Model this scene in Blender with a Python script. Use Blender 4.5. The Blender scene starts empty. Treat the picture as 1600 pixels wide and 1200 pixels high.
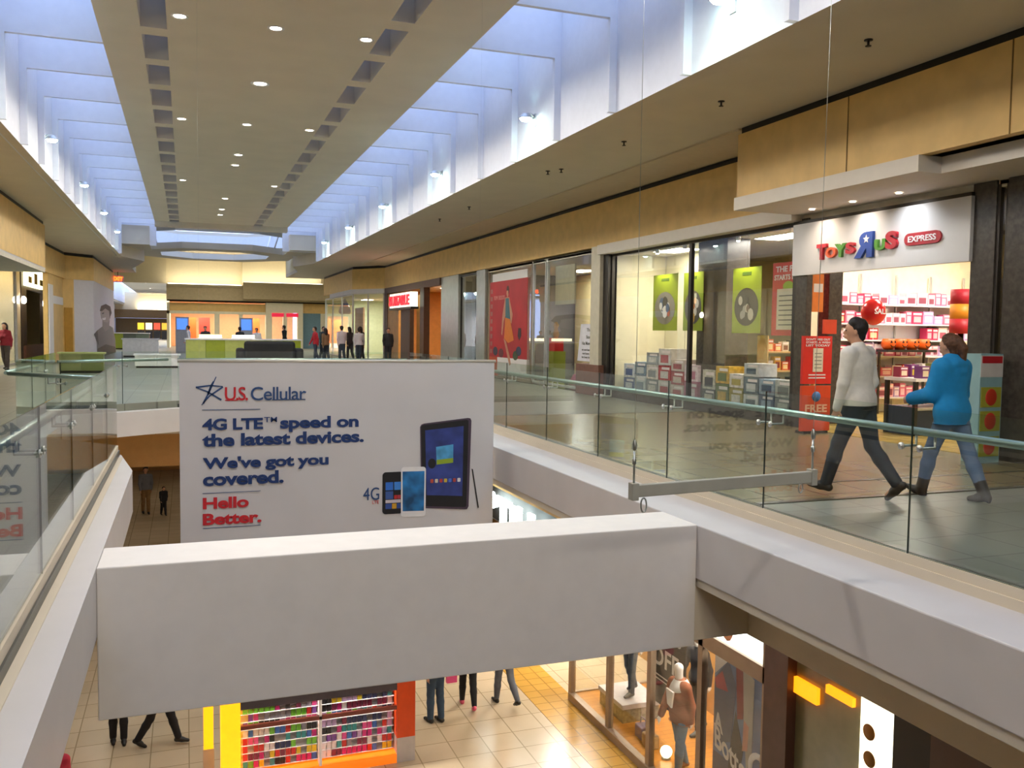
import bpy, math, random
import numpy as np
from mathutils import Vector, Matrix
random.seed(7)
SC = bpy.context.scene
COL = SC.collection
R_ = math.radians

# ------------------------------------------------------------------ camera
FPX, CAM_Z = 1385.0, 1.62
def _axes(vx=290.0, vy=512.0, roll=0.0133):
    d = Vector(((vx-800)/FPX, (vy-600)/FPX, 1.0)).normalized()
    p2 = Vector(((vx+1000-800)/FPX, (vy+1000*roll-600)/FPX, 1.0))
    up = -(d.cross(p2)); up.normalize()
    if up.y > 0: up = -up
    X = d.cross(up); X.normalize()
    return X, d, up
AX, AY, AZ = _axes()          # world axes in camera coordinates (x right, y down, z forward)
cam = bpy.data.cameras.new('camera'); cam_o = bpy.data.objects.new('camera', cam); COL.objects.link(cam_o)
cam.sensor_fit = 'HORIZONTAL'; cam.sensor_width = 36.0; cam.lens = FPX/1600*36.0
cam.clip_start = 0.05; cam.clip_end = 500
rx = Vector((AX.x, AY.x, AZ.x)); dn = Vector((AX.y, AY.y, AZ.y)); fw = Vector((AX.z, AY.z, AZ.z))
m = Matrix((( rx.x, -dn.x, -fw.x), (rx.y, -dn.y, -fw.y), (rx.z, -dn.z, -fw.z))).to_4x4()
m.translation = Vector((0, 0, CAM_Z)); cam_o.matrix_world = m
SC.camera = cam_o
def ray(px, py):
    v = Vector(((px-800)/FPX, (py-600)/FPX, 1.0))
    return Vector((AX.dot(v), AY.dot(v), AZ.dot(v)))
def atx(px, py, x): v = ray(px, py); t = x/v.x; return Vector((x, v.y*t, CAM_Z+v.z*t))
def aty(px, py, y): v = ray(px, py); t = y/v.y; return Vector((v.x*t, y, CAM_Z+v.z*t))
def atz(px, py, z): v = ray(px, py); t = (z-CAM_Z)/v.z; return Vector((v.x*t, v.y*t, z))

# ------------------------------------------------------------------ world, exposure
SC.view_settings.view_transform = 'Standard'; SC.view_settings.look = 'None'
SC.view_settings.gamma = 1.0; SC.view_settings.use_curve_mapping = False
SC.view_settings.exposure = 1.52
w = bpy.data.worlds.new('dusk_sky'); SC.world = w; w.use_nodes = True
bg = w.node_tree.nodes['Background']; bg.inputs[0].default_value = (0.44, 0.58, 1.0, 1); bg.inputs[1].default_value = 1.12
SC.cycles.use_denoising = True
SC.cycles.max_bounces = 9; SC.cycles.transparent_max_bounces = 24; SC.cycles.sample_clamp_indirect = 6.0
SC.cycles.caustics_reflective = False; SC.cycles.caustics_refractive = False

# ------------------------------------------------------------------ materials
def lin(h):
    h = h.lstrip('#'); c = [int(h[i:i+2], 16)/255 for i in (0, 2, 4)]
    return tuple(((x+0.055)/1.055)**2.4 if x > 0.04045 else x/12.92 for x in c)
MATS = {}
def mat(name, hexc, rough=0.6, metal=0.0, var=0.06, scale=6.0, bump=0.0, emit=None, es=0.0):
    if name in MATS: return MATS[name]
    M = bpy.data.materials.new(name); M.use_nodes = True; nt = M.node_tree; N = nt.nodes; L = nt.links
    b = N['Principled BSDF']; c = lin(hexc) if isinstance(hexc, str) else hexc
    b.inputs['Roughness'].default_value = rough; b.inputs['Metallic'].default_value = metal
    geo = N.new('ShaderNodeTexCoord'); nz = N.new('ShaderNodeTexNoise'); nz.inputs['Scale'].default_value = scale; nz.inputs['Detail'].default_value = 2
    L.new(geo.outputs['Object'], nz.inputs['Vector'])
    cr = N.new('ShaderNodeValToRGB'); cr.color_ramp.elements[0].position = .3; cr.color_ramp.elements[1].position = .7
    cr.color_ramp.elements[0].color = tuple(x*(1-var) for x in c)+(1,); cr.color_ramp.elements[1].color = tuple(min(1, x*(1+var)) for x in c)+(1,)
    L.new(nz.outputs['Fac'], cr.inputs['Fac']); L.new(cr.outputs['Color'], b.inputs['Base Color'])
    if bump:
        bp = N.new('ShaderNodeBump'); bp.inputs['Strength'].default_value = bump; bp.inputs['Distance'].default_value = .02
        L.new(nz.outputs['Fac'], bp.inputs['Height']); L.new(bp.outputs['Normal'], b.inputs['Normal'])
    if es:
        b.inputs['Emission Color'].default_value = (lin(emit) if emit else c)+(1,); b.inputs['Emission Strength'].default_value = es
    MATS[name] = M; return M
def glass_mat(name, tint, ior=1.5, gloss=1.0):
    M = bpy.data.materials.new(name); M.use_nodes = True; nt = M.node_tree; N = nt.nodes; L = nt.links
    for n in list(N): N.remove(n)
    out = N.new('ShaderNodeOutputMaterial'); mx = N.new('ShaderNodeMixShader'); tr = N.new('ShaderNodeBsdfTransparent')
    gl = N.new('ShaderNodeBsdfGlossy'); fr = N.new('ShaderNodeFresnel'); fr.inputs['IOR'].default_value = ior
    tr.inputs['Color'].default_value = tint+(1,); gl.inputs['Roughness'].default_value = 0.0; gl.inputs['Color'].default_value = (gloss, gloss, gloss, 1)
    ge = N.new('ShaderNodeNewGeometry'); mi = N.new('ShaderNodeMix'); mi.inputs[2].default_value = ior; mi.inputs[3].default_value = 1/ior
    L.new(ge.outputs['Backfacing'], mi.inputs[0]); L.new(mi.outputs[0], fr.inputs['IOR'])
    L.new(fr.outputs[0], mx.inputs[0]); L.new(tr.outputs[0], mx.inputs[1]); L.new(gl.outputs[0], mx.inputs[2]); L.new(mx.outputs[0], out.inputs['Surface'])
    MATS[name] = M; return M
def tile_mat(name, c1, c2, grout, sx, sy, rough=0.25, offset=0.0, mortar=0.012):
    M = bpy.data.materials.new(name); M.use_nodes = True; nt = M.node_tree; N = nt.nodes; L = nt.links
    b = N['Principled BSDF']; b.inputs['Roughness'].default_value = rough
    geo = N.new('ShaderNodeNewGeometry'); br = N.new('ShaderNodeTexBrick'); br.offset = offset; br.squash = 1.0
    br.inputs['Scale'].default_value = 1.0; br.inputs['Brick Width'].default_value = sx; br.inputs['Row Height'].default_value = sy
    br.inputs['Mortar Size'].default_value = mortar; br.inputs['Mortar Smooth'].default_value = .3; br.inputs['Bias'].default_value = 0
    br.inputs['Color1'].default_value = lin(c1)+(1,); br.inputs['Color2'].default_value = lin(c2)+(1,); br.inputs['Mortar'].default_value = lin(grout)+(1,)
    L.new(geo.outputs['Position'], br.inputs['Vector'])
    nz = N.new('ShaderNodeTexNoise'); nz.inputs['Scale'].default_value = 1.3; nz.inputs['Detail'].default_value = 4; L.new(geo.outputs['Position'], nz.inputs['Vector'])
    mr = N.new('ShaderNodeMapRange'); mr.inputs[3].default_value = .86; mr.inputs[4].default_value = 1.1; L.new(nz.outputs['Fac'], mr.inputs[0])
    mx = N.new('ShaderNodeMix'); mx.data_type = 'RGBA'; mx.blend_type = 'MULTIPLY'; mx.inputs[0].default_value = 1.0
    L.new(br.outputs['Color'], mx.inputs[6]); L.new(mr.outputs[0], mx.inputs[7]); L.new(mx.outputs[2], b.inputs['Base Color'])
    MATS[name] = M; return M

WHITE = mat('white_paint', '#E9E6E6', .6, var=.02, scale=1.5)
LEDGE = mat('ledge_paint', '#D0CCCB', .55, var=.03, scale=2)
BEIGE = mat('beige_plaster', '#D9CDB8', .7, var=.03, scale=1.2)
SOFFIT = mat('soffit_plaster', '#D9CFBC', .75, var=.03, scale=1.2)
GOLD = mat('golden_panel', '#E2BC74', .5, var=.07, scale=3)
BLACK = mat('black_reveal', '#141110', .5)
WELL = mat('skylight_white', '#E4E6EC', .7, var=.02)
DARKMET = mat('dark_bronze', '#38332F', .4, .5)
BRONZE = mat('taupe_frame', '#8A7765', .4, .3)
STEEL = mat('brushed_steel', '#B9BDB9', .28, .9, var=.04)
ALU = mat('aluminium', '#C9CBCB', .35, .7)
SHOE = mat('base_shoe', '#4C4F4C', .35, .6)
GLASS = glass_mat('railing_glass', (.93, .965, .94), 1.5, .8)
SHOPGLASS = glass_mat('shop_glass', (.95, .96, .95), 1.45)
STONE = mat('dark_stone', '#4B4540', .25, var=.25, scale=14)
BROWNSTONE = mat('brown_plinth', '#7A5243', .4, var=.15, scale=9)
FLOOR_UP = tile_mat('upper_tile', '#8A8B7D', '#838477', '#6A695E', .61, .61, .36)
FLOOR_BAND = tile_mat('tan_tile', '#8F8260', '#887A58', '#6F644A', .61, .61)
FLOOR_LOW = tile_mat('lower_tile', '#B7A48A', '#B09D82', '#8F7E63', .61, .61)
FLOOR_GOLD = tile_mat('golden_tile', '#B98E3E', '#AE8438', '#8A6A2E', .3, .3)
FLOOR_WOOD = tile_mat('shop_wood', '#B4762A', '#A76A22', '#6E4312', 1.2, .14, .3, .5, .004)
CREAM = mat('cream_wall', '#E4DCBE', .6, var=.03)

# ------------------------------------------------------------------ mesh helpers
class MB:
    def __init__(s): s.v = []; s.f = []; s.m = []; s.mi = 0; s.sm = []
    def quad(s, *pts):
        n = len(s.v); s.v += [tuple(p) for p in pts]; s.f.append(tuple(range(n, n+len(pts)))); s.m.append(s.mi); s.sm.append(False); return s
    def box(s, x0, x1, y0, y1, z0, z1):
        if x0 > x1: x0, x1 = x1, x0
        if y0 > y1: y0, y1 = y1, y0
        if z0 > z1: z0, z1 = z1, z0
        n = len(s.v); s.v += [(x, y, z) for z in (z0, z1) for y in (y0, y1) for x in (x0, x1)]
        for f in ((0,2,3,1),(4,5,7,6),(0,1,5,4),(2,6,7,3),(0,4,6,2),(1,3,7,5)):
            s.f.append(tuple(n+i for i in f)); s.m.append(s.mi); s.sm.append(False)
        return s
    def obox(s, o, u, v, wv):                    # oriented box: corner o, edge vectors u v w
        o, u, v, wv = map(Vector, (o, u, v, wv)); n = len(s.v)
        for c in (0, 1):
            for b in (0, 1):
                for a in (0, 1): s.v.append(tuple(o+u*a+v*b+wv*c))
        for f in ((0,2,3,1),(4,5,7,6),(0,1,5,4),(2,6,7,3),(0,4,6,2),(1,3,7,5)):
            s.f.append(tuple(n+i for i in f)); s.m.append(s.mi); s.sm.append(False)
        return s
    def prism(s, poly, o, u, v, depth):          # polygon in the plane (o,u,v) pushed along depth
        o, u, v, depth = map(Vector, (o, u, v, depth)); n = len(s.v); k = len(poly)
        for dd in (Vector((0,0,0)), depth):
            for a, b in poly: s.v.append(tuple(o+u*a+v*b+dd))
        s.f.append(tuple(range(n, n+k))); s.f.append(tuple(range(n+2*k-1, n+k-1, -1)))
        s.m += [s.mi]*2; s.sm += [False]*2
        for i in range(k):
            j = (i+1) % k; s.f.append((n+j, n+i, n+k+i, n+k+j)); s.m.append(s.mi); s.sm.append(False)
        return s
    def tube(s, pts, r, seg=10, caps=True, closed=False):
        pts = [Vector(p) for p in pts]; rr = r if isinstance(r, (list, tuple)) else [r]*len(pts)
        n0 = len(s.v); K = len(pts); prev = None
        for i, p in enumerate(pts):
            if closed: t = pts[(i+1) % K]-pts[i-1]
            else: t = pts[min(i+1, K-1)]-pts[max(i-1, 0)]
            t.normalize()
            a = prev if prev is not None else (Vector((0,0,1)) if abs(t.z) < .9 else Vector((1,0,0)))
            a = (a-t*a.dot(t)).normalized(); b = t.cross(a); prev = a
            for k in range(seg):
                q = 2*math.pi*k/seg; s.v.append(tuple(p+(a*math.cos(q)+b*math.sin(q))*rr[i]))
        for i in range(K if closed else K-1):
            j = (i+1) % K
            for k in range(seg):
                l = (k+1) % seg; s.f.append((n0+i*seg+k, n0+i*seg+l, n0+j*seg+l, n0+j*seg+k)); s.m.append(s.mi); s.sm.append(True)
        if caps and not closed:
            s.f.append(tuple(n0+k for k in range(seg-1, -1, -1))); s.f.append(tuple(n0+(K-1)*seg+k for k in range(seg))); s.m += [s.mi]*2; s.sm += [False]*2
        return s
    def lathe(s, prof, c, axis=(0,0,1), seg=20):   # prof: (radius, height)
        c = Vector(c); t = Vector(axis).normalized(); a = Vector((1,0,0)) if abs(t.x) < .9 else Vector((0,1,0))
        a = (a-t*a.dot(t)).normalized(); b = t.cross(a); n0 = len(s.v)
        for r, h in prof:
            for k in range(seg):
                q = 2*math.pi*k/seg; s.v.append(tuple(c+t*h+(a*math.cos(q)+b*math.sin(q))*max(r, 1e-4)))
        for i in range(len(prof)-1):
            for k in range(seg):
                l = (k+1) % seg; s.f.append((n0+i*seg+k, n0+i*seg+l, n0+(i+1)*seg+l, n0+(i+1)*seg+k)); s.m.append(s.mi); s.sm.append(True)
        return s
    def ell(s, c, r, seg=16, rings=10):
        prof = [(math.sin(math.pi*i/rings), -math.cos(math.pi*i/rings)) for i in range(rings+1)]
        n0 = len(s.v)
        for pr, h in prof:
            for k in range(seg):
                q = 2*math.pi*k/seg; s.v.append((c[0]+r[0]*max(pr, 1e-3)*math.cos(q), c[1]+r[1]*max(pr, 1e-3)*math.sin(q), c[2]+r[2]*h))
        for i in range(rings):
            for k in range(seg):
                l = (k+1) % seg; s.f.append((n0+i*seg+k, n0+i*seg+l, n0+(i+1)*seg+l, n0+(i+1)*seg+k)); s.m.append(s.mi); s.sm.append(True)
        return s
    def build(s, name, mats, parent=None, bevel=0.0, kind=None):
        off = Vector(LOC.get(parent.name, (0,0,0))) if parent else Vector((0,0,0))
        me = bpy.data.meshes.new(name); me.from_pydata([tuple(Vector(v)-off) for v in s.v], [], s.f)
        for mm in (mats if isinstance(mats, (list, tuple)) else [mats]): me.materials.append(mm)
        me.polygons.foreach_set('material_index', s.m); me.polygons.foreach_set('use_smooth', s.sm); me.update()
        o = bpy.data.objects.new(name, me); COL.objects.link(o)
        if parent: o.parent = parent; LOC[o.name] = off
        if bevel:
            bv = o.modifiers.new('bevel', 'BEVEL'); bv.width = bevel; bv.segments = 2; bv.limit_method = 'ANGLE'
        if kind: o['kind'] = kind
        return o
LOC = {}
def thing(name, label, cat, loc=(0,0,0), group=None, rz=0.0):
    o = bpy.data.objects.new(name, None); COL.objects.link(o); o.empty_display_size = .1
    o.location = loc; o.rotation_euler.z = rz; o['label'] = label; o['category'] = cat; LOC[o.name] = Vector(loc)
    if group: o['group'] = group
    return o
def tag(o, label, cat, group=None, kind=None):
    o['label'] = label; o['category'] = cat
    if group: o['group'] = group
    if kind: o['kind'] = kind
    return o
def struct(name, mb, m, bevel=0.0): return mb.build(name, m, None, bevel, 'structure')
def B(*a): return MB().box(*a)
def dup(root, loc, rz=None, label=None, group=None, sc=None):
    r = root.copy(); COL.objects.link(r); r.location = loc
    if rz is not None: r.rotation_euler.z = rz
    if label: r['label'] = label
    if group: r['group'] = group
    if sc: r.scale = sc
    for ch in list(root.children):
        c = ch.copy(); COL.objects.link(c); c.parent = r
        for g in list(ch.children):
            d = g.copy(); COL.objects.link(d); d.parent = c
    return r
def text(name, body, o, u, v, wd, ht, m, parent, depth=0.004, offset=0.0, spacing=1.0):
    """lettering fitted to a box of width wd and height ht whose lower left corner is o"""
    cu = bpy.data.curves.new(name, 'FONT'); cu.body = body; cu.extrude = .5; cu.offset = offset; cu.space_character = spacing; cu.resolution_u = 4
    to = bpy.data.objects.new(name, cu); COL.objects.link(to); bpy.context.view_layer.update()
    me = bpy.data.meshes.new_from_object(to.evaluated_get(bpy.context.evaluated_depsgraph_get())); bpy.data.objects.remove(to)
    n = len(me.vertices); co = np.empty(n*3); me.vertices.foreach_get('co', co); co = co.reshape(-1, 3)
    lo, hi = co.min(0), co.max(0); o, u, v = Vector(o), Vector(u).normalized(), Vector(v).normalized(); nn = u.cross(v)
    off = Vector(LOC.get(parent.name, (0,0,0))) if parent else Vector((0,0,0))
    x = (co[:, 0]-lo[0])/(hi[0]-lo[0])*wd; y = (co[:, 1]-lo[1])/(hi[1]-lo[1])*ht; z = (co[:, 2]+.5)*depth
    P = np.outer(x, u)+np.outer(y, v)+np.outer(z, nn)+np.array(o-off)
    me.vertices.foreach_set('co', P.ravel()); me.materials.clear(); me.materials.append(m); me.update()
    ob = bpy.data.objects.new(name, me); COL.objects.link(ob)
    if parent: ob.parent = parent; LOC[ob.name] = off
    return ob
def lamp(name, kind, loc, power, color, parent=None, size=.1, spot=None, blend=.6, aim=None, sy=None):
    l = bpy.data.lights.new(name, kind); l.energy = power; l.color = color
    if kind == 'SPOT': l.spot_size = R_(spot); l.spot_blend = blend; l.shadow_soft_size = size
    elif kind == 'AREA':
        l.size = size
        if sy: l.shape = 'RECTANGLE'; l.size_y = sy
    else: l.shadow_soft_size = size
    o = bpy.data.objects.new(name, l); COL.objects.link(o); o.location = loc
    d = Vector(aim)-Vector(loc) if aim else Vector((0,0,-1))
    o.rotation_euler = d.to_track_quat('-Z', 'Y').to_euler()
    return o
WARM, COOLW, CYAN = (1, .93, .82), (1, .95, .88), (.72, 1, .95)

# ================================================================== LARGE STRUCTURE
ZC, ZS = 6.55, 5.09                    # central ceiling, soffit over the walkways
VL, VR = -.63, 4.46                    # inner edges of the void
GL, GR = -.90, 5.09                    # glass lines
YB = -34.0
XS_ = 10.15
# upper floor: walkways either side, the far court, the bridge behind the photographer
f = MB()
f.box(GR, 18.5, YB, 21, -.6, 0)
f.prism([(-12, YB), (GL, YB), (GL, 13.2), (-2.4, 14.9), (-2.4, 19.5), (-.95, 20.5), (-.2, 21), (-12, 21)], (0,0,-.6), (1,0,0), (0,1,0), (0,0,.6))
f.box(-12, 26, 21, 152, -.6, 0)
f.box(GL, GR, YB, .2, -.6, 0)
struct('floor', f, FLOOR_UP)
struct('floor_band', B(GR+.05, XS_, 7.12, 16.1, 0, .006), FLOOR_BAND)
struct('floor_border', MB().box(GR+.05, XS_, 7.06, 7.14, 0, .009).box(GR+.05, XS_, 7.9, 7.97, 0, .009).box(GR+.05, XS_, 16.06, 16.14, 0, .009), mat('border_tile', '#5A5648', .3))
struct('floor_lower', B(-12, 18.5, YB, 62, -5.9, -5.6), FLOOR_LOW)
# white curbs of the void
struct('trim_1', B(VR, GR, .2, 21, -.66, -.15), LEDGE, .012)
struct('trim_2', MB().prism([(GL, .2), (VL, .2), (VL, 11.8), (GL+.05, 13.3), (-2.1, 15.05), (-2.1, 19.35), (-.75, 20.3), (-.1, 20.75), (VR, 20.75), (VR, 21), (-.2, 21), (-.95, 20.5), (-2.4, 19.5), (-2.4, 14.9), (GL, 13.2)], (0,0,-.66), (1,0,0), (0,1,0), (0,0,.51)), LEDGE)
struct('beam', B(VL, VR, 7.06, 7.7, -1.30, -.15), mat('beam_paint', '#EFE9E2', .6, var=.02), .01)
struct('trim_31', MB().box(5.08, 5.3, .2, 7.66, -1.27, -.66).box(VR-.01, 5.1, 7.1, 7.66, -1.26, -.66), BEIGE)
# beige slab edge between curb and floor tile
struct('trim_33', B(GR+.02, GR+.05, .2, 21, -.004, .004), mat('border_tile', '#5A5648', .3))
struct('trim_3', B(GR-.02, GR+.03, .2, 21, -.16, -.004), BEIGE)
struct('trim_32', B(GL+.035, GL+.09, .2, 13.0, -.15, -.142), BEIGE)
struct('trim_4', B(GL-.03, GL+.02, .2, 13.2, -.16, -.004), BEIGE)
# ceilings: central plane with two rows of square pockets, soffits, skylight wells
CX0, CX1 = -1.31, 4.70
pitch = 1.83
py0 = 14.66-pitch*26
c = MB()
rows = [(-.66, -.25), (3.11, 3.5)]
c.box(CX0, rows[0][0], YB, 45, ZC, ZC+.5); c.box(rows[0][1], rows[1][0], YB, 45, ZC, ZC+.5); c.box(rows[1][1], CX1, YB, 45, ZC, ZC+.5)
for a, b in rows:
    y = YB
    for k in range(60):
        y1 = py0+k*pitch
        if y1 > 44: break
        if y1 > y: c.box(a, b, y, y1, ZC, ZC+.5)
        y = y1+1.42
    c.box(a, b, y, 45, ZC, ZC+.5)
struct('ceiling', c, SOFFIT)
DG = glass_mat('pocket_dimming_glass', (.34, .36, .40), 1.45)  # glass added over the pockets, tinted dark to dim the sky light
struct('window_19', MB().box(rows[0][0], rows[0][1], YB, 45, ZC+.501, ZC+.51).box(rows[1][0], rows[1][1], YB, 45, ZC+.501, ZC+.51), DG)
struct('ceiling_right', MB().box(6.6, 18.5, YB, 62, ZS, ZS+.2).box(6.4, 6.6, 47, 62, ZS, ZS+.2), SOFFIT)
struct('ceiling_left', MB().box(-12, -3.15, YB, 62, ZS, ZS+.2).box(-3.15, -2.95, 47, 62, ZS, ZS+.2), SOFFIT)
struct('trim_5', MB().box(8.75, 10.0, 12.9, 47, ZS-.035, ZS), mat('soffit_shaded_tan', '#D6C6AA', .75, var=.03))  # weaker bounce light on this soffit band is put into the darker tan
WR, WL = 6.4, -2.95
struct('wall_skylight_right', B(WR, WR+.2, YB, 47, ZS, 7.7), WELL)
struct('wall_skylight_left', B(WL-.2, WL, YB, 47, ZS, 7.7), WELL)
struct('wall_skylight_end', MB().box(CX1, WR, 47, 47.2, 5.6, 7.7).box(WL, CX0, 47, 47.2, 5.6, 7.7).box(CX0, CX1, 45, 45.2, 6.9, 7.7), WELL)
# cheeks that carry the central ceiling up to the glazing
struct('wall_cheek', MB().box(CX0, CX0+.12, YB, 45, ZC+.5, 7.7).box(CX1-.12, CX1, YB, 45, ZC+.5, 7.7), WELL)
for sgn, xa, xb, xw in ((1, CX1, WR, WR), (-1, CX0, WL, WL)):
    k = 0; y = 12.79-2.225*20
    while y < 46.5:
        rib = MB(); 
        if sgn > 0: poly = [(CX1, ZC), (WR-.13, ZC), (WR-.13, ZS+.01), (WR-.001, ZS+.01), (WR-.001, 7.55), (CX1, 7.55)]
        else: poly = [(CX0, 7.55), (WL+.001, 7.55), (WL+.001, ZS+.01), (WL+.13, ZS+.01), (WL+.13, ZC), (CX0, ZC)]
        rib.prism(poly, (0, y, 0), (1,0,0), (0,0,1), (0, .09, 0))
        struct('skylight_rib', rib, WELL); y += 2.225
struct('trim_29', MB().prism([(6.22, 5.0), (6.45, 5.0), (6.45, 5.089)], (0, YB, 0), (1,0,0), (0,0,1), (0, 47-YB, 0)), SOFFIT)
struct('trim_30', MB().prism([(-2.82, 4.95), (-2.99, 5.089), (-2.99, 4.95)], (0, YB, 0), (1,0,0), (0,0,1), (0, 47-YB, 0)), SOFFIT)
# glazing above the wells
g = MB(); fr = MB()
for xa, xb in ((CX1, WR+.2), (WL-.2, CX0)):
    g.box(xa, xb, YB, 47.2, 7.7, 7.72)
    y = YB
    while y < 47: fr.box(xa, xb, y, y+.06, 7.72, 7.8); y += 2.225
for i, (xa, xb) in enumerate(((CX1, WR+.2), (WL-.2, CX0))):
    wt = bpy.data.objects.new('window_%d' % (i+1), None); COL.objects.link(wt); wt['kind'] = 'structure'; LOC[wt.name] = Vector((0,0,0))
    B(xa, xb, YB, 47.2, 7.7, 7.72).build('pane', SHOPGLASS, wt); ff = MB(); y = YB
    while y < 47: ff.box(xa, xb, y, y+.06, 7.72, 7.8); y += 2.225
    ff.build('frame', ALU, wt)
for i, (xa, xb) in enumerate(((CX1, WR), (WL, CX0))):
    l = lamp('sky_portal', 'AREA', ((xa+xb)/2, 6.5, 7.65), 1, (1,1,1), size=abs(xb-xa), sy=81); l.data.cycles.is_portal = True
# outer shell
struct('wall_back', B(-12, 18.5, YB-.2, YB, -5.9, 8), BEIGE)
struct('wall_right', B(18.5, 18.7, YB, 62, -5.9, 5.3), CREAM)
struct('wall_left', B(-12.2, -12, YB, 62, -5.9, 5.3), CREAM)
# fascias, right: deep front one over the toy shop, recessed one, far front one
f = MB(); f.box(8.75, 8.9, YB, 12.9, 3.93, ZS-.11); f.box(8.9, 10.0, 12.75, 12.9, 3.93, ZS-.11)
struct('wall_fascia', f, GOLD)
struct('trim_6', MB().box(8.79, 8.95, YB, 12.86, ZS-.11, ZS).box(8.9, 10.1, 12.72, 12.86, ZS-.11, ZS), BLACK)
struct('wall_fascia', MB().box(10.0, 10.15, 12.9, 47, 3.85, ZS-.14), GOLD)
struct('trim_7', B(10.04, 10.15, 12.9, 47, ZS-.14, ZS-.035), BLACK)
struct('wall_fascia', MB().prism([(10.0, 47), (8.65, 49.2), (8.65, 60), (9.0, 60), (9.0, 49.4), (10.2, 47.3)], (0,0,3.85), (1,0,0), (0,1,0), (0,0,ZS-.14-3.85)), GOLD)
struct('trim_8', MB().prism([(10.04, 47), (8.69, 49.2), (8.69, 60), (9.0, 60), (9.0, 49.4), (10.2, 47.3)], (0,0,ZS-.14), (1,0,0), (0,1,0), (0,0,.14)), BLACK)
struct('trim_9', MB().prism([(9.98, 47), (8.6, 49.2), (8.6, 57), (9.0, 57), (9.0, 49.4), (10.2, 47.3)], (0,0,3.6), (1,0,0), (0,1,0), (0,0,.25)), LEDGE)
# white canopy slab over the toy shop front
struct('trim_10', MB().box(8.72, 10.6, 8.9, 12.93, 3.72, 3.93).box(9.1, 10.6, YB, 8.9, 3.72, 3.93).box(9.9, 10.6, 12.93, 20.7, 3.62, 3.86), mat('canopy_white', '#DAD2C8', .6, var=.02))
for yy in (12.9-2.66, 12.9-5.3): struct('trim_11', B(8.74, 8.752, yy, yy+.012, 3.93, ZS-.11), mat('panel_joint', '#7C5F2C', .6))
# fascias, left
struct('wall_fascia', MB().box(-4.55, -4.4, YB, 33.5, 3.55, ZS-.12).box(-5.4, -4.55, 33.35, 33.5, 3.55, ZS-.12), GOLD)
struct('trim_12', B(-4.6, -4.44, YB, 33.45, ZS-.12, ZS), BLACK)
struct('wall_fascia', MB().prism([(-5.4, 33.5), (-5.4, 42), (-5.3, 46.7), (-4.2, 48), (-4.2, 61), (-4.5, 61), (-4.5, 48.3), (-5.6, 47), (-5.7, 33.5)], (0,0,3.85), (1,0,0), (0,1,0), (0,0,ZS-.14-3.85)), GOLD)
struct('trim_13', MB().prism([(-5.44, 33.5), (-5.44, 42), (-5.34, 46.7), (-4.24, 48), (-4.24, 61), (-4.5, 61), (-4.5, 48.3), (-5.6, 47), (-5.7, 33.5)], (0,0,ZS-.14), (1,0,0), (0,1,0), (0,0,.14)), BLACK)
struct('trim_14', B(-5.6, -4.4, YB, 33.5, 3.5, 3.56), LEDGE)

# ================================================================== LAMPS OF THE PLACE
def downlight(x, y, z, label, group, power=118, r=.11, spot=172, color=WARM):
    t = thing('recessed_downlight', label, 'ceiling light', (x, y, z), group)
    MB().lathe([(r*.8, .0), (r, -.012), (r*1.25, -.006), (r*1.25, .004)], (x, y, z)).build('trim_ring', WHITE, t)
    MB().lathe([(.001, -.004), (r*.8, -.004)], (x, y, z)).build('lens', mat('lamp_lens', '#FFF6E8', .5, emit='#FFF1DC', es=11), t)
    lamp('downlight_beam', 'SPOT', (x, y, z-.03), power, color, size=.3, spot=spot, blend=.15)
ys = [-21.4, -14.1, -6.75, .6, 8.0, 15.33, 22.7, 32.0]
for y in ys:
    for x, nm in ((-.05, 'left'), (1.43, 'middle'), (2.92, 'right')):
        if y == 32.0 and nm == 'middle': continue
        rank = {-21.4: 'fourth row behind the photographer', -14.1: 'third row behind the photographer', -6.75: 'second row behind the photographer', .6: 'overhead behind the frame top', 8.0: 'over the white beam', 15.33: 'nearest visible row', 22.7: 'second row', 32.0: 'third row'}[y]
        downlight(x, y, ZC, 'round downlight in the beige ceiling, %s, %s of three' % (rank, nm), 'downlights in the central ceiling')
for y, lb in ((18.85, 'large bright recessed downlight alone between the first two rows'), (26.7, 'centre-line downlight just beyond the second row, nearer of a close pair'), (28.4, 'centre-line downlight beyond the second row, farther of a close pair'), (35.8, 'centre-line downlight past the third row, nearest of three far ones'), (39.1, 'centre-line downlight near the far ceiling end, middle of three'), (41.0, 'centre-line downlight near the far ceiling end, last of three')):
    downlight(1.45, y, ZC, lb, 'downlights in the central ceiling', r=.15 if y == 18.85 else .12)
def sconce(sgn, y, label):
    x = (WR if sgn > 0 else WL); d = -sgn
    t = thing('wall_sconce', label, 'wall light', (x, y, 5.72), 'wall lights in the skylight wells')
    B(x, x+d*.03, y-.07, y+.07, 5.6, 5.84).build('back_plate', ALU, t)
    MB().tube([(x+d*.02, y, 5.78), (x+d*.1, y, 5.84), (x+d*.16, y, 5.84), (x+d*.2, y, 5.80)], .022).build('arm', ALU, t)
    MB().lathe([(.03, .06), (.06, .05), (.13, -.03), (.135, -.05), (.12, -.05)], (x+d*.2, y, 5.79)).build('lamp_shade', ALU, t)
    MB().ell((x+d*.2, y, 5.735), (.11, .11, .05)).build('bulb', mat('sconce_bulb', '#E8FFFA', .4, emit='#D5FFF6', es=28), t)
    lamp('sconce_beam', 'SPOT', (x+d*.15, y, 5.67), 60, CYAN, size=.05, spot=130, blend=.8, aim=(x+d*.06, y, 5.0))
for k in range(7):
    w_ = ('nearest', 'second', 'third', 'fourth', 'fifth', 'sixth', 'farthest')[k]
    sconce(1, 9.62+k*6.65, 'bright white wall light in the right skylight well, %s from the camera' % w_)
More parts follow.
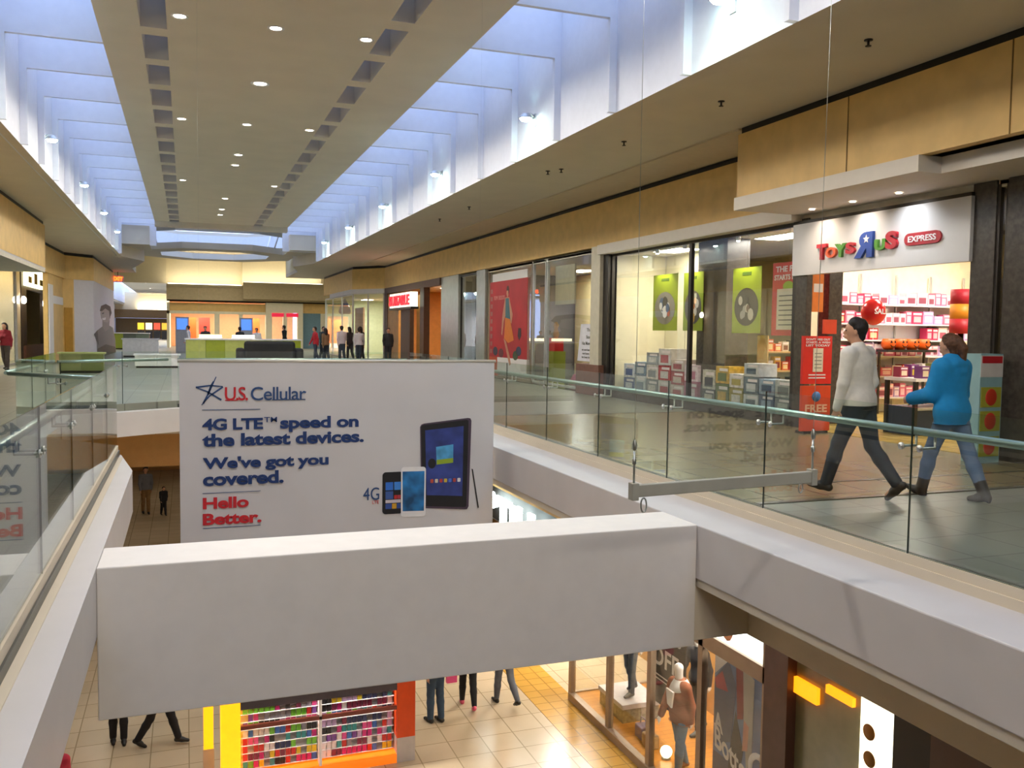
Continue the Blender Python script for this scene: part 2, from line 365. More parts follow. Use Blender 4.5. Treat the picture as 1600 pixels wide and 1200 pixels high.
for k in range(7):
    if 15.6+k*6.68 > 47: continue
    w_ = ('nearest, half out of frame', 'first fully visible', 'second fully visible', 'third fully visible', 'farthest')[k]
    sconce(-1, 15.6+k*6.68 if k else 15.3, 'bright white wall light in the left skylight well, %s' % w_)
def sprinkler(p, label, r=1.0):
    t = thing('sprinkler_head', label, 'sprinkler', p, 'sprinklers under the right soffit')
    MB().lathe([(.001, 0), (.05*r, -.0), (.05*r, -.012), (.02*r, -.015)], p).build('cover_plate', DARKMET, t)
    MB().tube([(p[0], p[1], p[2]-.01), (p[0], p[1], p[2]-.07)], .014).lathe([(.001, -.07), (.035, -.07), (.035, -.078), (.001, -.078)], p).build('nozzle', DARKMET, t)
for k, (px, py, lb) in enumerate(((1357, 62, 'nearest dark sprinkler head under the right soffit, high above the toy shop'), (1127, 158, 'second sprinkler head under the right soffit, by the end of the deep fascia'), (975, 221, 'third sprinkler head under the right soffit, beside the hanging wire'), (877, 264, 'right one of two sprinkler heads close together under the soffit'), (856, 267, 'left one of two sprinkler heads close together under the soffit'), (733, 323, 'small far sprinkler head on the right soffit above the red poster'), (687, 342, 'farthest small sprinkler head on the right soffit above the wooden portal'))):
    sprinkler(atz(px, py, ZS), lb)

# ================================================================== GLASS RAILINGS
def railing(label, pts, joints, walk, shoe=None):
    """pts: run of the glass; joints: distances along it where panels meet; walk: unit side vector sign of the walkway"""
    a, b = Vector(pts[0]+(0,)), Vector(pts[1]+(0,)); u = (b-a).normalized(); n = Vector((-u.y, u.x, 0))*walk; Ln = (b-a).length
    t = thing('glass_railing', label, 'railing', tuple(a), 'glass railings around the opening')
    js = [0]+[j for j in joints if .2 < j < Ln-.2]+[Ln]
    for i in range(len(js)-1):
        p = a+u*(js[i]+.004); q = a+u*(js[i+1]-.004)
        MB().obox(p-n*.006+Vector((0,0,-.13)), q-p, n*.012, (0,0,1.23)).build('glass_panel', GLASS, t)
    MB().obox(a-n*.035+Vector((0,0,-.15)), u*Ln, n*.07, (0,0,.075)).build('base_shoe', shoe or SHOE, t)
    MB().tube([a+n*.13+Vector((0,0,.91)), b+n*.13+Vector((0,0,.91))], .03, 12).build('handrail', mat('handrail_steel', '#A9BDB4', .3, .75, var=.04), t)
    for j in js[1:-1]:
        MB().obox(a+u*(j-.0035)-n*.0065+Vector((0,0,-.13)), u*.007, n*.013, (0,0,1.23)).build('glass_joint', mat('glass_edge', '#1C2A22', .3), t)
        for s in (-.09, .09):
            p = a+u*(j+s)+Vector((0,0,.80))
            MB().tube([p-n*.03, p+n*.13, p+n*.13+Vector((0,0,.09))], .011, 8).lathe([(.001,-.012),(.028,-.012),(.028,.0),(.001,.0)], p-n*.008, n).build('bracket', STEEL, t)
    return t
railing('long glass railing beside the two walking shoppers, along the right walkway', ((GR, 20.98), (GR, .3)), [20.98-(5.15+1.785*k) for k in range(9, -3, -1)], 1, BEIGE)
railing('long glass railing along the left walkway, mirroring the banner', ((GL, .3), (GL, 13.25)), [6.44+1.73*k-.3 for k in range(-3, 4)], 1)
railing('short slanted glass railing where the left walkway edge turns outward', ((GL-.05, 13.36), (-2.36, 14.9)), [1.1], 1)
railing('short glass railing at the far left of the opening', ((-2.4, 15.05), (-2.4, 19.4)), [1.5, 3.0], 1)
railing('slanted glass railing at the far left corner of the opening, before the white counters', ((-2.33, 19.6), (-.3, 20.99)), [1.3], 1)
railing('glass railing across the far end of the opening, behind the banner top', ((-.18, 21.03), (5.05, 21.03)), [1.7, 3.4], 1)

# ================================================================== HANGING BANNER
BY = 12.4
def P(px, py, d=.0): q = aty(px, py, BY); return Vector((q.x, BY-d, q.z))
NAVY, RED = mat('navy_print', '#17356E', .7, var=.05), mat('red_print', '#C8202C', .7, var=.05)
bn = thing('hanging_banner', 'large white hanging phone advertisement banner across the opening', 'banner', (2.1, BY, -.3))
bx0, bx1, bz0, bz1 = -.085, 4.285, -1.72, 1.185
q = MB(); nx, nz = 60, 34
def wr(x, z): return .012*math.sin(x*1.9+z*.6)*math.cos(z*1.1+.4)+.006*math.sin(x*5+z*4)
for side, dd in ((0, -.004), (1, .004)):
    n0 = len(q.v)
    for j in range(nz+1):
        for i in range(nx+1):
            x = bx0+(bx1-bx0)*i/nx; z = bz0+(bz1-bz0)*j/nz; q.v.append((x, BY+dd+.5*wr(x, z), z))
    for j in range(nz):
        for i in range(nx):
            k = n0+j*(nx+1)+i; fc = (k, k+1, k+nx+2, k+nx+1); q.f.append(fc if side == 0 else fc[::-1]); q.m.append(0); q.sm.append(True)
q.build('fabric', mat('banner_cloth', '#CFCDD0', .75, var=.02, scale=2), bn)
MB().tube([(bx0-.02, BY, bz1+.0), (bx1+.02, BY, bz1+.0)], .022).build('top_rod', mat('rod_white', '#D8D3C6', .4, .2), bn)
MB().tube([(bx0, BY, bz0), (bx1, BY, bz0)], .02).build('bottom_rod', ALU, bn)
for x in (bx0+.25, bx1-.25): MB().tube([(x, BY, bz1), (x, BY, 6.39)], .0007, 6).build('hanging_wire', STEEL, bn)
U, V_ = (1, 0, 0), (0, 0, 1)
def btext(name, body, px0, pyb, px1, pyt, m, off=.0, d=.022, sp=1.0):
    a = P(px0, pyb); b = P(px1, pyt); c = P(px1, pyb)
    o = text(name, body, (a.x, BY-d+.008, (a.z+c.z)/2), U, V_, c.x-a.x, b.z-c.z, m, bn, .004, off, sp); return o
zz = lambda y: None
def btx(name, body, x0, x1, zb, zt, m, off=0.0, sp=1.0):
    return text(name, body, (x0, BY-.016, zb), U, V_, x1-x0, zt-zb, m, bn, .005, off, sp)
NV2 = mat('blue_print', '#2B4A7C', .7)
btx('brand_lettering', 'U.S.', .485, .78, .655, .838, RED, .012, .85)
btx('brand_lettering', 'Cellular', .815, 1.55, .652, .836, NV2, .006, .92)
for x in (.52, .60, 1.13, 1.21, 1.29, 1.37, 1.46, 1.505):      # slab feet of the roman letters
    B(x-.035, x+.035, BY-.0165, BY-.012, .652, .664).build('brand_lettering', RED if x < .75 else NV2, bn)
H = .036
btx('headline_lettering', '4G LTE', .197, .975, .262, .418, NAVY, H, .95)
btx('headline_lettering', 'TM', .99, 1.16, .355, .425, NAVY, .01)
btx('headline_lettering', 'speed on', 1.2, 2.272, .213, .425, NAVY, H, .97)
btx('headline_lettering', 'the latest devices.', .195, 2.345, .043, .215, NAVY, H, .97)
btx('headline_lettering', "We've got you", .2, 1.854, -.30, -.098, NAVY, H, .97)
btx('headline_lettering', 'covered.', .2, 1.245, -.485, -.305, NAVY, H, .97)
btx('slogan_lettering', 'Hello', .197, .785, -.795, -.64, RED, H, .97)
btx('slogan_lettering', 'Better.', .195, .95, -1.012, -.855, RED, H, .97)
for z in (.53, -.585, -1.055): B(.195, .94, BY-.014, BY-.009, z, z+.007).build('rule_line', NV2, bn)
# open five-pointed star drawn in strokes
st = MB()
def stroke(pts, w0, w1, d=.016):
    for i in range(len(pts)-1):
        (x0, z0), (x1, z1) = pts[i], pts[i+1]; t = Vector((x1-x0, 0, z1-z0)); nn = Vector((-t.z, 0, t.x)).normalized()
        a = w0+(w1-w0)*i/(len(pts)-1); b = w0+(w1-w0)*(i+1)/(len(pts)-1)
        st.quad(Vector((x0, BY-d, z0))-nn*a, Vector((x1, BY-d, z1))-nn*b, Vector((x1, BY-d, z1))+nn*b, Vector((x0, BY-d, z0))+nn*a)
for s_ in ([(.375, .975), (.30, .80), (.21, .62)], [(.19, .60), (.29, .72), (.46, .84)], [(.46, .845), (.30, .86), (.12, .835)], [(.12, .835), (.26, .78), (.44, .665)], [(.34, .915), (.31, .86), (.27, .74)]):
    stroke(s_, .006, .012)
st.build('star_emblem', NV2, bn)
e4 = btx('mark_lettering', '4G', 2.34, 2.57, -.79, -.61, NV2, -.0)
btx('mark_lettering', 'LTE', 2.47, 2.565, -.845, -.80, RED)
# printed devices (flat prints on the cloth, layered)
def print_poly(name, poly, m, d): return MB().prism(poly, (0, BY-d, 0), (1,0,0), (0,0,1), (0, .003, 0)).build(name, m, bn)
def rr(x0, x1, z0, z1, r, sk=0.0):
    out = []
    for cx, cz, a0 in ((x1-r, z0+r, -90), (x1-r, z1-r, 0), (x0+r, z1-r, 90), (x0+r, z0+r, 180)):
        for k in range(6): a = R_(a0+k*18); out.append((cx+r*math.cos(a), cz+r*math.sin(a)+sk*(cx-x0)))
    return out
PB = mat('print_black', '#17171C', .6); PW = mat('print_white', '#E8E6E8', .6)
print_poly('printed_tablet', [(3.16, .235), (3.18, .27), (3.22, .285), (3.88, .352), (3.92, .345), (3.935, .31), (3.905, -.96), (3.88, -1.0), (3.84, -1.0), (3.25, -.95), (3.205, -.93), (3.19, -.89)], mat('print_plum', '#4A3A4C', .6), .0145)
print_poly('printed_tablet', [(3.175, .24), (3.2, .262), (3.86, .325), (3.89, .31), (3.87, -.95), (3.85, -.97), (3.24, -.92), (3.21, -.9)], PB, .0155)
print_poly('printed_screen', [(3.235, .185), (3.815, .235), (3.805, -.80), (3.265, -.76)], mat('print_indigo', '#2F3F86', .6, var=.35, scale=4), .0165)
print_poly('printed_screen', [(3.40, -.06), (3.66, -.03), (3.66, -.30), (3.41, -.32)], mat('print_sky', '#4E9ED2', .6, var=.25, scale=7), .0175)
print_poly('printed_screen', [(3.41, -.25), (3.66, -.23), (3.66, -.30), (3.41, -.32)], mat('print_lime', '#8FA82A', .6), .0182)
print_poly('printed_screen', [(3.34+.06*math.cos(k*.5236), -.30+.075*math.sin(k*.5236)) for k in range(12)], PB, .0184)
for k, cc in enumerate(('#C8553D', '#D8CDB0', '#B03A3A', '#C9B23D', '#4A6FD0', '#B0433D', '#E0E0E0')):
    print_poly('printed_icon', rr(3.32+k*.068, 3.365+k*.068, -.585, -.53, .01), mat('icon_'+cc[1:], cc, .6), .0186)
print_poly('printed_stylus', [(3.945, -.40), (3.965, -.41), (4.065, -.985), (4.045, -.995)], PB, .0155)
print_poly('printed_phone', rr(2.615, 2.915, -1.005, -.40, .05), PB, .0185)
for (x0, x1, z0, z1, cc) in ((2.66, 2.77, -.66, -.545, '#2E6FD0'), (2.785, 2.88, -.66, -.545, '#3C86DE'), (2.66, 2.77, -.79, -.675, '#3B5A9C'), (2.785, 2.83, -.79, -.735, '#C02B2B'), (2.835, 2.88, -.79, -.735, '#B83B4A'), (2.66, 2.88, -.845, -.80, '#CFC4CC'), (2.66, 2.75, -.93, -.855, '#2A4C9A'), (2.755, 2.82, -.93, -.855, '#D8A22A'), (2.825, 2.88, -.93, -.855, '#2A4C9A')):
    print_poly('printed_icon', rr(x0, x1, z0, z1, .006), mat('icon_'+cc[1:], cc, .6), .0195)
print_poly('printed_phone', rr(2.885, 3.25, -1.06, -.335, .045, -.02), PW, .0195)
print_poly('printed_screen', [(2.905, -.40), (3.23, -.405), (3.225, -.985), (2.91, -.975)], mat('print_blue', '#1F6BA6', .6, var=.6, scale=5), .0205)

bn.location = (2.168, 12.8, -.362); bn.scale = (1.0323, 1.0, 1.0323)
# ------------------------------------------------------------------ empty spreader bar on two wires in front of the railing
a_, b_ = aty(988, 768, 5.4), aty(1272, 745, 5.4)
sb = thing('spreader_bar', 'empty steel banner bar hanging level on two thin wires before the railing', 'hanging bar', (a_.x, 5.4, a_.z))
BARM = mat('bar_metal', '#A8A698', .45, .1)
MB().obox(Vector((a_.x, 5.375, a_.z-.04)), (b_.x-a_.x, 0, b_.z-a_.z), (0, .05, 0), (0, 0, .085)).build('rail', BARM, sb, .006)
for x, z in ((a_.x+.01, a_.z), (b_.x-.02, b_.z)):
    B(x-.025, x+.025, 5.365, 5.435, z-.06, z+.06).build('end_clamp', BARM, sb, .004)
    MB().tube([(x, 5.4, z+.05), (x, 5.4, z+.30)], .008).lathe([(.001,.28),(.016,.29),(.018,.33),(.008,.36)], (x, 5.4, z)).lathe([(.001,.18),(.014,.19),(.014,.23),(.001,.24)], (x, 5.4, z)).build('turnbuckle', STEEL, sb)
    MB().tube([(x, 5.4, z+.34), (x+(.0 if x < 3.5 else .06), 5.4, ZC)], .0022, 6).build('wire', STEEL, sb)
x = a_.x+.09; z = a_.z-.04
MB().tube([(x+.022*math.cos(k*.4488), 5.4, z-.06+.05*math.sin(k*.4488)) for k in range(14)], .006, 8, closed=True).build('hook_ring', STEEL, sb)
x = b_.x-.12; z = b_.z-.04
MB().tube([(x+.018*math.cos(k*.4488), 5.4, z-.04+.035*math.sin(k*.4488)) for k in range(14)], .005, 8, closed=True).build('hook_ring', STEEL, sb)

# ================================================================== PEOPLE: blended round cones, polygonised to one continuous surface
def surf(prims, h):
    """prims: (a, b, ra, rb, k, flat) with flat = None or (unit dir, factor). Returns verts, quads."""
    A = np.array([[min(p[0][i], p[1][i])-max(p[2], p[3])*1.35-.03 for i in range(3)] for p in prims]); Bm = np.array([[max(p[0][i], p[1][i])+max(p[2], p[3])*1.35+.03 for i in range(3)] for p in prims])
    lo = A.min(0)-2*h; n = np.ceil((Bm.max(0)+2*h-lo)/h).astype(int)+1
    F = np.full(n, .5, np.float32)
    for p, a0, b0 in zip(prims, A, Bm):
        i0 = np.maximum(((a0-.02-lo)/h).astype(int), 0); i1 = np.minimum(((b0+.02-lo)/h).astype(int)+2, n)
        gx, gy, gz = np.meshgrid(*[lo[i]+h*np.arange(i0[i], i1[i]) for i in range(3)], indexing='ij')
        a = np.array(p[0], float); ab = np.array(p[1], float)-a; q = [gx-a[0], gy-a[1], gz-a[2]]
        t = np.clip((q[0]*ab[0]+q[1]*ab[1]+q[2]*ab[2])/max(ab.dot(ab), 1e-9), 0, 1)
        r = [q[i]-t*ab[i] for i in range(3)]
        if p[5]:
            dv, fac = p[5]; s = r[0]*dv[0]+r[1]*dv[1]+r[2]*dv[2]; r = [r[i]+dv[i]*s*(1/fac-1) for i in range(3)]
        d = (np.sqrt(r[0]**2+r[1]**2+r[2]**2)-(p[2]+(p[3]-p[2])*t)).astype(np.float32)
        S = F[i0[0]:i1[0], i0[1]:i1[1], i0[2]:i1[2]]; k = p[4]
        hh = np.maximum(k-np.abs(S-d), 0)/k; F[i0[0]:i1[0], i0[1]:i1[1], i0[2]:i1[2]] = np.minimum(S, d)-hh*hh*k*.25
    ins = F < 0
    c = [F[dx:n[0]-1+dx, dy:n[1]-1+dy, dz:n[2]-1+dz] for dx in (0,1) for dy in (0,1) for dz in (0,1)]
    cnt = sum((x < 0).astype(np.int8) for x in c); act = (cnt > 0) & (cnt < 8)
    idx = np.full(act.shape, -1, int); ii = np.argwhere(act); idx[act] = np.arange(len(ii))
    P_ = np.zeros((len(ii), 3)); W_ = np.zeros(len(ii)); cv = [x[act] for x in c]; off = [(dx,dy,dz) for dx in (0,1) for dy in (0,1) for dz in (0,1)]
    for e0 in range(8):
        for e1 in range(e0+1, 8):
            o0, o1 = np.array(off[e0]), np.array(off[e1])
            if abs(o0-o1).sum() != 1: continue
            f0, f1 = cv[e0], cv[e1]; mk = (f0 < 0) != (f1 < 0); t = np.where(mk, f0/np.where(mk, f0-f1, 1), 0)
            P_ += mk[:, None]*(o0+(o1-o0)*t[:, None]); W_ += mk
    V = lo+h*(ii+P_/W_[:, None])
    Q = []
    for ax in range(3):
        b, c2 = (ax+1) % 3, (ax+2) % 3
        sl0 = [slice(None)]*3; sl1 = [slice(None)]*3; sl0[ax] = slice(0, -1); sl1[ax] = slice(1, None)
        ch = np.argwhere(ins[tuple(sl0)] != ins[tuple(sl1)])
        ch = ch[(ch[:, b] > 0) & (ch[:, c2] > 0) & (ch[:, b] < n[b]-1) & (ch[:, c2] < n[c2]-1)]
        eb = np.zeros(3, int); eb[b] = 1; ec = np.zeros(3, int); ec[c2] = 1
        g = lambda o: idx[tuple((ch-o).T)]
        quad = np.stack([g(eb+ec), g(ec), g(0*eb), g(eb)], 1); flip = ~ins[tuple(ch.T)]
        quad[flip] = quad[flip][:, ::-1]; Q.append(quad[(quad >= 0).all(1)])
    return V, np.concatenate(Q)
def surf_obj(name, prims, h, m, parent, M3, hem=None):
    V, Q = surf(prims, h)
    if hem:                                   # cut the garment off level at its hem, sleeves left alone
        mk = (np.abs(V[:, 0]) < hem[1]) & (V[:, 2] < hem[0])
        for e_, w_ in hem[2]:
            e_, w_ = np.array(e_), np.array(w_); ab = w_-e_; tt = np.clip(((V-e_)@ab)/ab.dot(ab), 0, 1.15); mk &= np.linalg.norm(V-e_-tt[:, None]*ab, axis=1) > hem[3]
        V[mk, 2] = hem[0]
    V = V; V = V@np.array(M3.to_3x3()).T
    me = bpy.data.meshes.new(name); me.from_pydata(V.tolist(), [], Q.tolist()); me.materials.append(m)
    me.polygons.foreach_set('use_smooth', [True]*len(me.polygons)); me.update()
    o = bpy.data.objects.new(name, me); COL.objects.link(o); o.parent = parent
    sm = o.modifiers.new('smooth', 'SMOOTH'); sm.factor = .5; sm.iterations = 2
    return o
SKIN = mat('skin', '#C9977A', .55, var=.04); SKIN2 = mat('skin_deep', '#8A5F45', .55, var=.04)
def rot_s(a): return Vector((0, math.sin(a), -math.cos(a)))      # sagittal direction, a forward of straight down
def person(label, loc, yaw, H=1.75, hips=(22, -20), knees=(4, 18), feet=(0, 0), arms=((-14, 12), (16, 14)), lean=2, headyaw=0, wide=1.0,
           top='#808080', bottom='#20242C', shoes='#1A1714', hair='#2A1C14', long_hair=False, jacket=0.0, skirt=None, h=.018, fem=False, hood=False,
           skin=None, ponytail=False, fingers=False, collar=None, group=None, cat='person', cuff=None, headless=False, name='person', hairless=False, arm_out=(8, 8)):
    s = H/1.75; t = thing(name, label, cat, loc, group); M3 = Matrix.Rotation(yaw, 3, 'Z').to_4x4()
    sk = skin or SKIN; V3 = lambda *p: Vector(p)
    thigh, shank = .435*s, .43*s; hw = (.085 if not fem else .09)*s
    legs = []
    for sd, hp, kn in ((-1, hips[0], knees[0]), (1, hips[1], knees[1])):
        a = R_(hp); b = R_(hp-kn); k = V3(sd*hw, 0, 0)+rot_s(a)*thigh; an = k+rot_s(b)*shank; legs.append([V3(sd*hw, 0, 0), k, an])
    low = []
    for (hpv, k, an), fp in zip(legs, feet):
        fd = Vector((0, math.cos(R_(fp)), math.sin(R_(fp)))); toe = an+fd*.17*s+Vector((0, 0, -.055*s)) if fp >= 0 else an+fd*.17*s+Vector((0, 0, -.04*s))
        low.append(min(an.z-.075*s, toe.z-.025*s))
    z0 = -min(low); up = Vector((0, 0, z0))
    L = [[p+up for p in q] for q in legs]; pel = Vector((0, 0, z0))
    ln = Vector((0, math.sin(R_(lean)), math.cos(R_(lean))))
    waist = pel+ln*.17*s; chest = pel+ln*.36*s; sh = pel+ln*.50*s; nk = pel+ln*.555*s; hd = pel+ln*.71*s+Vector((0, .02*s, 0))
    sw = (.185 if not fem else .16)*s*wide
    FY = ((0,1,0), .66)
    arm = []
    for sd, (a, e), ao in ((-1, arms[0], arm_out[0]), (1, arms[1], arm_out[1])):
        s0 = sh+V3(sd*sw, 0, -.015*s); o = math.sin(R_(ao))*sd
        d1 = rot_s(R_(a)); d1 = (d1+Vector((o, 0, 0))).normalized(); el = s0+d1*.29*s
        d2 = rot_s(R_(a+e)); d2 = (d2+Vector((-o*.4, 0, 0))).normalized(); wr_ = el+d2*.25*s; arm.append((s0, el, wr_, d2))
    def body(g, legs_on=True, torso=True, arms_on=True, head=True):
        pr = []
        if torso:
            pr += [(pel+V3(-.045*s,0,.02*s), pel+V3(.045*s,0,.02*s), .125*s*wide+g, .125*s*wide+g, .06, FY), (pel, waist, .14*s*wide+g, .118*s*wide+g, .06, FY), (waist, chest, .118*s*wide+g, .148*s*wide+g, .07, FY),
                   (chest+V3(-.06*s,0,0), chest+V3(.06*s,0,0), .118*s*wide+g, .118*s*wide+g, .07, FY), (sh+V3(-sw*.85,0,-.01*s), sh+V3(sw*.85,0,-.01*s), .062*s+g, .062*s+g, .06, None), (sh, nk, .062*s+g, .055*s+g, .05, None)]
            if fem: pr += [(chest+V3(sd*.065*s, .07*s, -.03*s), chest+V3(sd*.065*s, .085*s, -.035*s), .06*s+g, .05*s+g, .05, None) for sd in (-1, 1)]
        if legs_on:
            for hp_, k, an in L: pr += [(hp_, k, .088*s*wide+g, .058*s+g, .05, None), (k, k+(an-k)*.35, .058*s+g, .058*s+g, .03, None), (k+(an-k)*.35, an, .058*s+g, .038*s+g, .03, None)]
        if arms_on:
            for s0, el, w_, d2 in arm: pr += [(s0, el, .054*s*wide+g, .042*s+g, .035, None), (el, w_, .043*s+g, .029*s+g, .03, None)]
        return pr
    # continuous skin body with head, face and hands
    B_ = body(-.012)
    hy = Matrix.Rotation(R_(headyaw), 3, 'Z')
    HP = lambda x, y, z: hd+hy@Vector((x*s, y*s, z*s))
    B_ += [(nk, hd+Vector((0, -.01*s, -.05*s)), .052*s, .05*s, .03, None)]
    if not headless:
        ear = HP(0,0,0)
        B_ += [(HP(0, -.012, .035), HP(0, .012, .03), .082*s, .08*s, .03, None), (HP(0, .02, -.02), HP(0, .038, -.075), .066*s, .04*s, .03, None),
               (HP(0, .085, .02), HP(0, .104, -.018), .008*s, .014*s, .012, None), (HP(0, .088, -.052), HP(0, .09, -.055), .02*s, .02*s, .014, None),
               (HP(-.078, -.005, .012), HP(-.082, -.008, -.025), .016*s, .011*s, .01, None), (HP(.078, -.005, .012), HP(.082, -.008, -.025), .016*s, .011*s, .01, None),
               (HP(-.035, .075, .028), HP(.035, .075, .028), .016*s, .016*s, .015, None)]
    else: B_ += [(HP(0, 0, -.07), HP(0, 0, .06), .06*s, .075*s, .04, None)]
    for sd, (s0, el, w_, d2) in zip((-1, 1), arm):
        xx = Vector((sd, 0, 0)); nrm = d2.cross(xx).normalized(); pc = w_+d2*.055*s
        B_ += [(w_, w_+d2*.085*s, .026*s, .034*s, .02, (tuple(xx), .6))]
        if fingers:
            for q, (ofs, lg) in enumerate(((-.03, .07), (-.01, .08), (.01, .075), (.028, .06))):
                b0 = w_+d2*.085*s+nrm*ofs*s; c1 = b0+(d2*.8-xx*.3).normalized()*lg*.55*s; c2 = c1+(d2*.5-xx*.75).normalized()*lg*.5*s
                B_ += [(b0, c1, .0105*s, .0095*s, .006, None), (c1, c2, .0095*s, .0075*s, .006, None)]
            t0 = w_+d2*.03*s-nrm*.028*s; t1 = t0+(d2*.7-nrm*.6-xx*.3).normalized()*.045*s; t2 = t1+(d2*.95-nrm*.1-xx*.35).normalized()*.035*s
            B_ += [(t0, t1, .014*s, .011*s, .008, None), (t1, t2, .011*s, .0085*s, .006, None)]
        else: B_ += [(w_+d2*.085*s, w_+d2*.15*s-xx*.03*s, .03*s, .014*s, .02, (tuple(xx), .5)), (w_+d2*.03*s-nrm*.02*s, w_+d2*.08*s-nrm*.05*s, .014*s, .01*s, .01, None)]
    for (hp_, k, an), fp in zip(L, feet):
        fd = Vector((0, math.cos(R_(fp)), math.sin(R_(fp)))); B_ += [(an+Vector((0,0,-.03*s)), an+fd*.12*s+Vector((0,0,-.045*s)), .034*s, .025*s, .02, None)]
    surf_obj('body', B_, h, sk, t, M3)
    if not hairless and not headless:
        ey = MB()
        for sd in (-1, 1):
            p = M3.to_3x3()@HP(sd*.033, .083, .008); ey.ell(p+Vector(loc), (.011*s, .011*s, .008*s), 8, 6)
        ey.build('eyes', mat('eye_dark', '#231A16', .3), t)
        p = M3.to_3x3()@HP(0, .107, -.05); MB().ell(p+Vector(loc), (.018*s, .008*s, .006*s), 8, 6).build('mouth', mat('lip', '#9A5A4E', .5), t)
    # clothes
    if top:
        g = .012+jacket; dz = (.10 if jacket else .02)*s
        pr = [(pel+V3(-.055*s,0,-dz-.1*s), pel+V3(.055*s,0,-dz-.1*s), .132*s*wide+g, .132*s*wide+g, .05, ((0,1,0), .82)), (pel+V3(-.05*s,0,.03*s), pel+V3(.05*s,0,.03*s), .130*s*wide+g, .130*s*wide+g, .05, ((0,1,0), .80))]+[x for x in body(g, legs_on=False)]
        if hood: pr += [(sh+V3(-.075*s, -.085*s, .03*s), sh+V3(.075*s, -.085*s, .03*s), .055*s, .055*s, .03, None), (sh+V3(-.09*s, -.03*s, .055*s), sh+V3(-.06*s, .06*s, .02*s), .035*s, .03*s, .03, None), (sh+V3(.09*s, -.03*s, .055*s), sh+V3(.06*s, .06*s, .02*s), .035*s, .03*s, .03, None), (sh+V3(-.04*s, -.10*s, -.05*s), sh+V3(.04*s, -.10*s, -.05*s), .05*s, .05*s, .03, None)]
        hz = pel.z-dz
        surf_obj('jacket' if jacket else 'sweater', pr, h, mat('cloth_'+top[1:], top, .85, var=.05, scale=20, bump=.15), t, M3, hem=(hz, .235*s*wide+jacket, [(a_[1], a_[2]) for a_ in arm], .062*s+jacket))
    if bottom:
        pr = [x for x in body(.011, torso=False, arms_on=False)]+[(pel+V3(-.045*s,0,.02*s), pel+V3(.045*s,0,.02*s), .124*s*wide, .124*s*wide, .05, FY), (pel, pel+ln*.08*s, .126*s*wide, .122*s*wide, .05, FY)]
        for hp_, k, an in L: pr += [(k+(an-k)*.5, an-(an-k)*.02, .056*s+.004, (.052 if not fem else .040)*s+.006, .02, None)]
        if skirt: pr += [(pel, pel+V3(0,0,-skirt), .15*s, .2*s, .05, FY)]
        surf_obj('trousers', pr, h, mat('cloth_'+bottom[1:], bottom, .85, var=.12, scale=9, bump=.1), t, M3)
    if shoes:
        for (hp_, k, an), fp in zip(L, feet):
            fd = Vector((0, math.cos(R_(fp)), math.sin(R_(fp)))); dn_ = Vector((0, math.sin(R_(fp)), -math.cos(R_(fp))))
            pr = [(an-fd*.035*s+dn_*.045*s, an+fd*.06*s+dn_*.04*s, .042*s, .042*s, .02, None), (an+fd*.06*s+dn_*.045*s, an+fd*.165*s+dn_*.055*s, .042*s, .030*s, .03, None), (an+dn_*.02*s, an+(k-an).normalized()*(.03 if shoes != 'boot' else .1)*s, .044*s, .047*s, .02, None)]
            if fem and cuff == 'boot': pr += [(an, an+(k-an).normalized()*.13*s, .058*s, .062*s, .02, None), (an-fd*.045*s+dn_*.05*s, an-fd*.045*s+dn_*.085*s, .024*s, .018*s, .015, None)]
            surf_obj('shoe', pr, min(h, .012), mat('shoe_'+shoes[1:], shoes, .5), t, M3)
    if not hairless and not headless:
        pr = [(HP(0, -.03, .05), HP(0, -.005, .065), .086*s, .08*s, .02, None), (HP(0, -.035, .01), HP(0, -.045, -.055), .076*s, .052*s, .03, None), (HP(-.07, -.02, .03), HP(-.072, -.015, -.01), .018*s, .012*s, .015, None), (HP(.07, -.02, .03), HP(.072, -.015, -.01), .018*s, .012*s, .015, None), (HP(-.055, .01, .085), HP(.055, .01, .085), .04*s, .04*s, .03, None), (HP(-.06, -.01, .03), HP(.06, -.01, .03), .034*s, .034*s, .02, None)]
        if long_hair: pr += [(HP(-.05, -.05, .0), HP(-.06, -.075, -.2), .06*s, .04*s, .04, None), (HP(.05, -.05, .0), HP(.06, -.075, -.2), .06*s, .04*s, .04, None), (HP(0, -.07, 0), HP(0, -.095, -.22), .06*s, .04*s, .04, None)]
        if ponytail: pr += [(HP(0, -.11, .06), HP(0.02, -.135, -.02), .035*s, .042*s, .03, None), (HP(.02, -.135, -.02), HP(.04, -.13, -.22), .042*s, .025*s, .03, None)]
        surf_obj('hair', pr, h, mat('hair_'+hair[1:], hair, .6, var=.3, scale=40, bump=.3), t, M3)
    if collar: pass
    return t, dict(pel=pel, sh=sh, arm=arm, M=M3, hd=hd, L=L)
man, mj = person('man in cream sweater and dark jeans walking past the toy shop', (6.33, 7.1, 0), R_(24), 1.77, hips=(22, -13), knees=(6, 24), feet=(6, -42), arms=((6, 8), (-8, 26)), arm_out=(5, 10), lean=4, headyaw=24,
       top='#E6E0D2', bottom='#2A323C', shoes='#2A2523', hair='#1C1512', h=.0095, fingers=True, wide=1.16)
MB().tube([tuple(Vector(LOC[man.name])+mj['M'].to_3x3()@(mj['pel']+Vector((.168*math.cos(k*.4488), .122*math.sin(k*.4488), -.045)))) for k in range(14)], .02, 8, closed=True).build('belt', mat('belt_black', '#141212', .5), man)
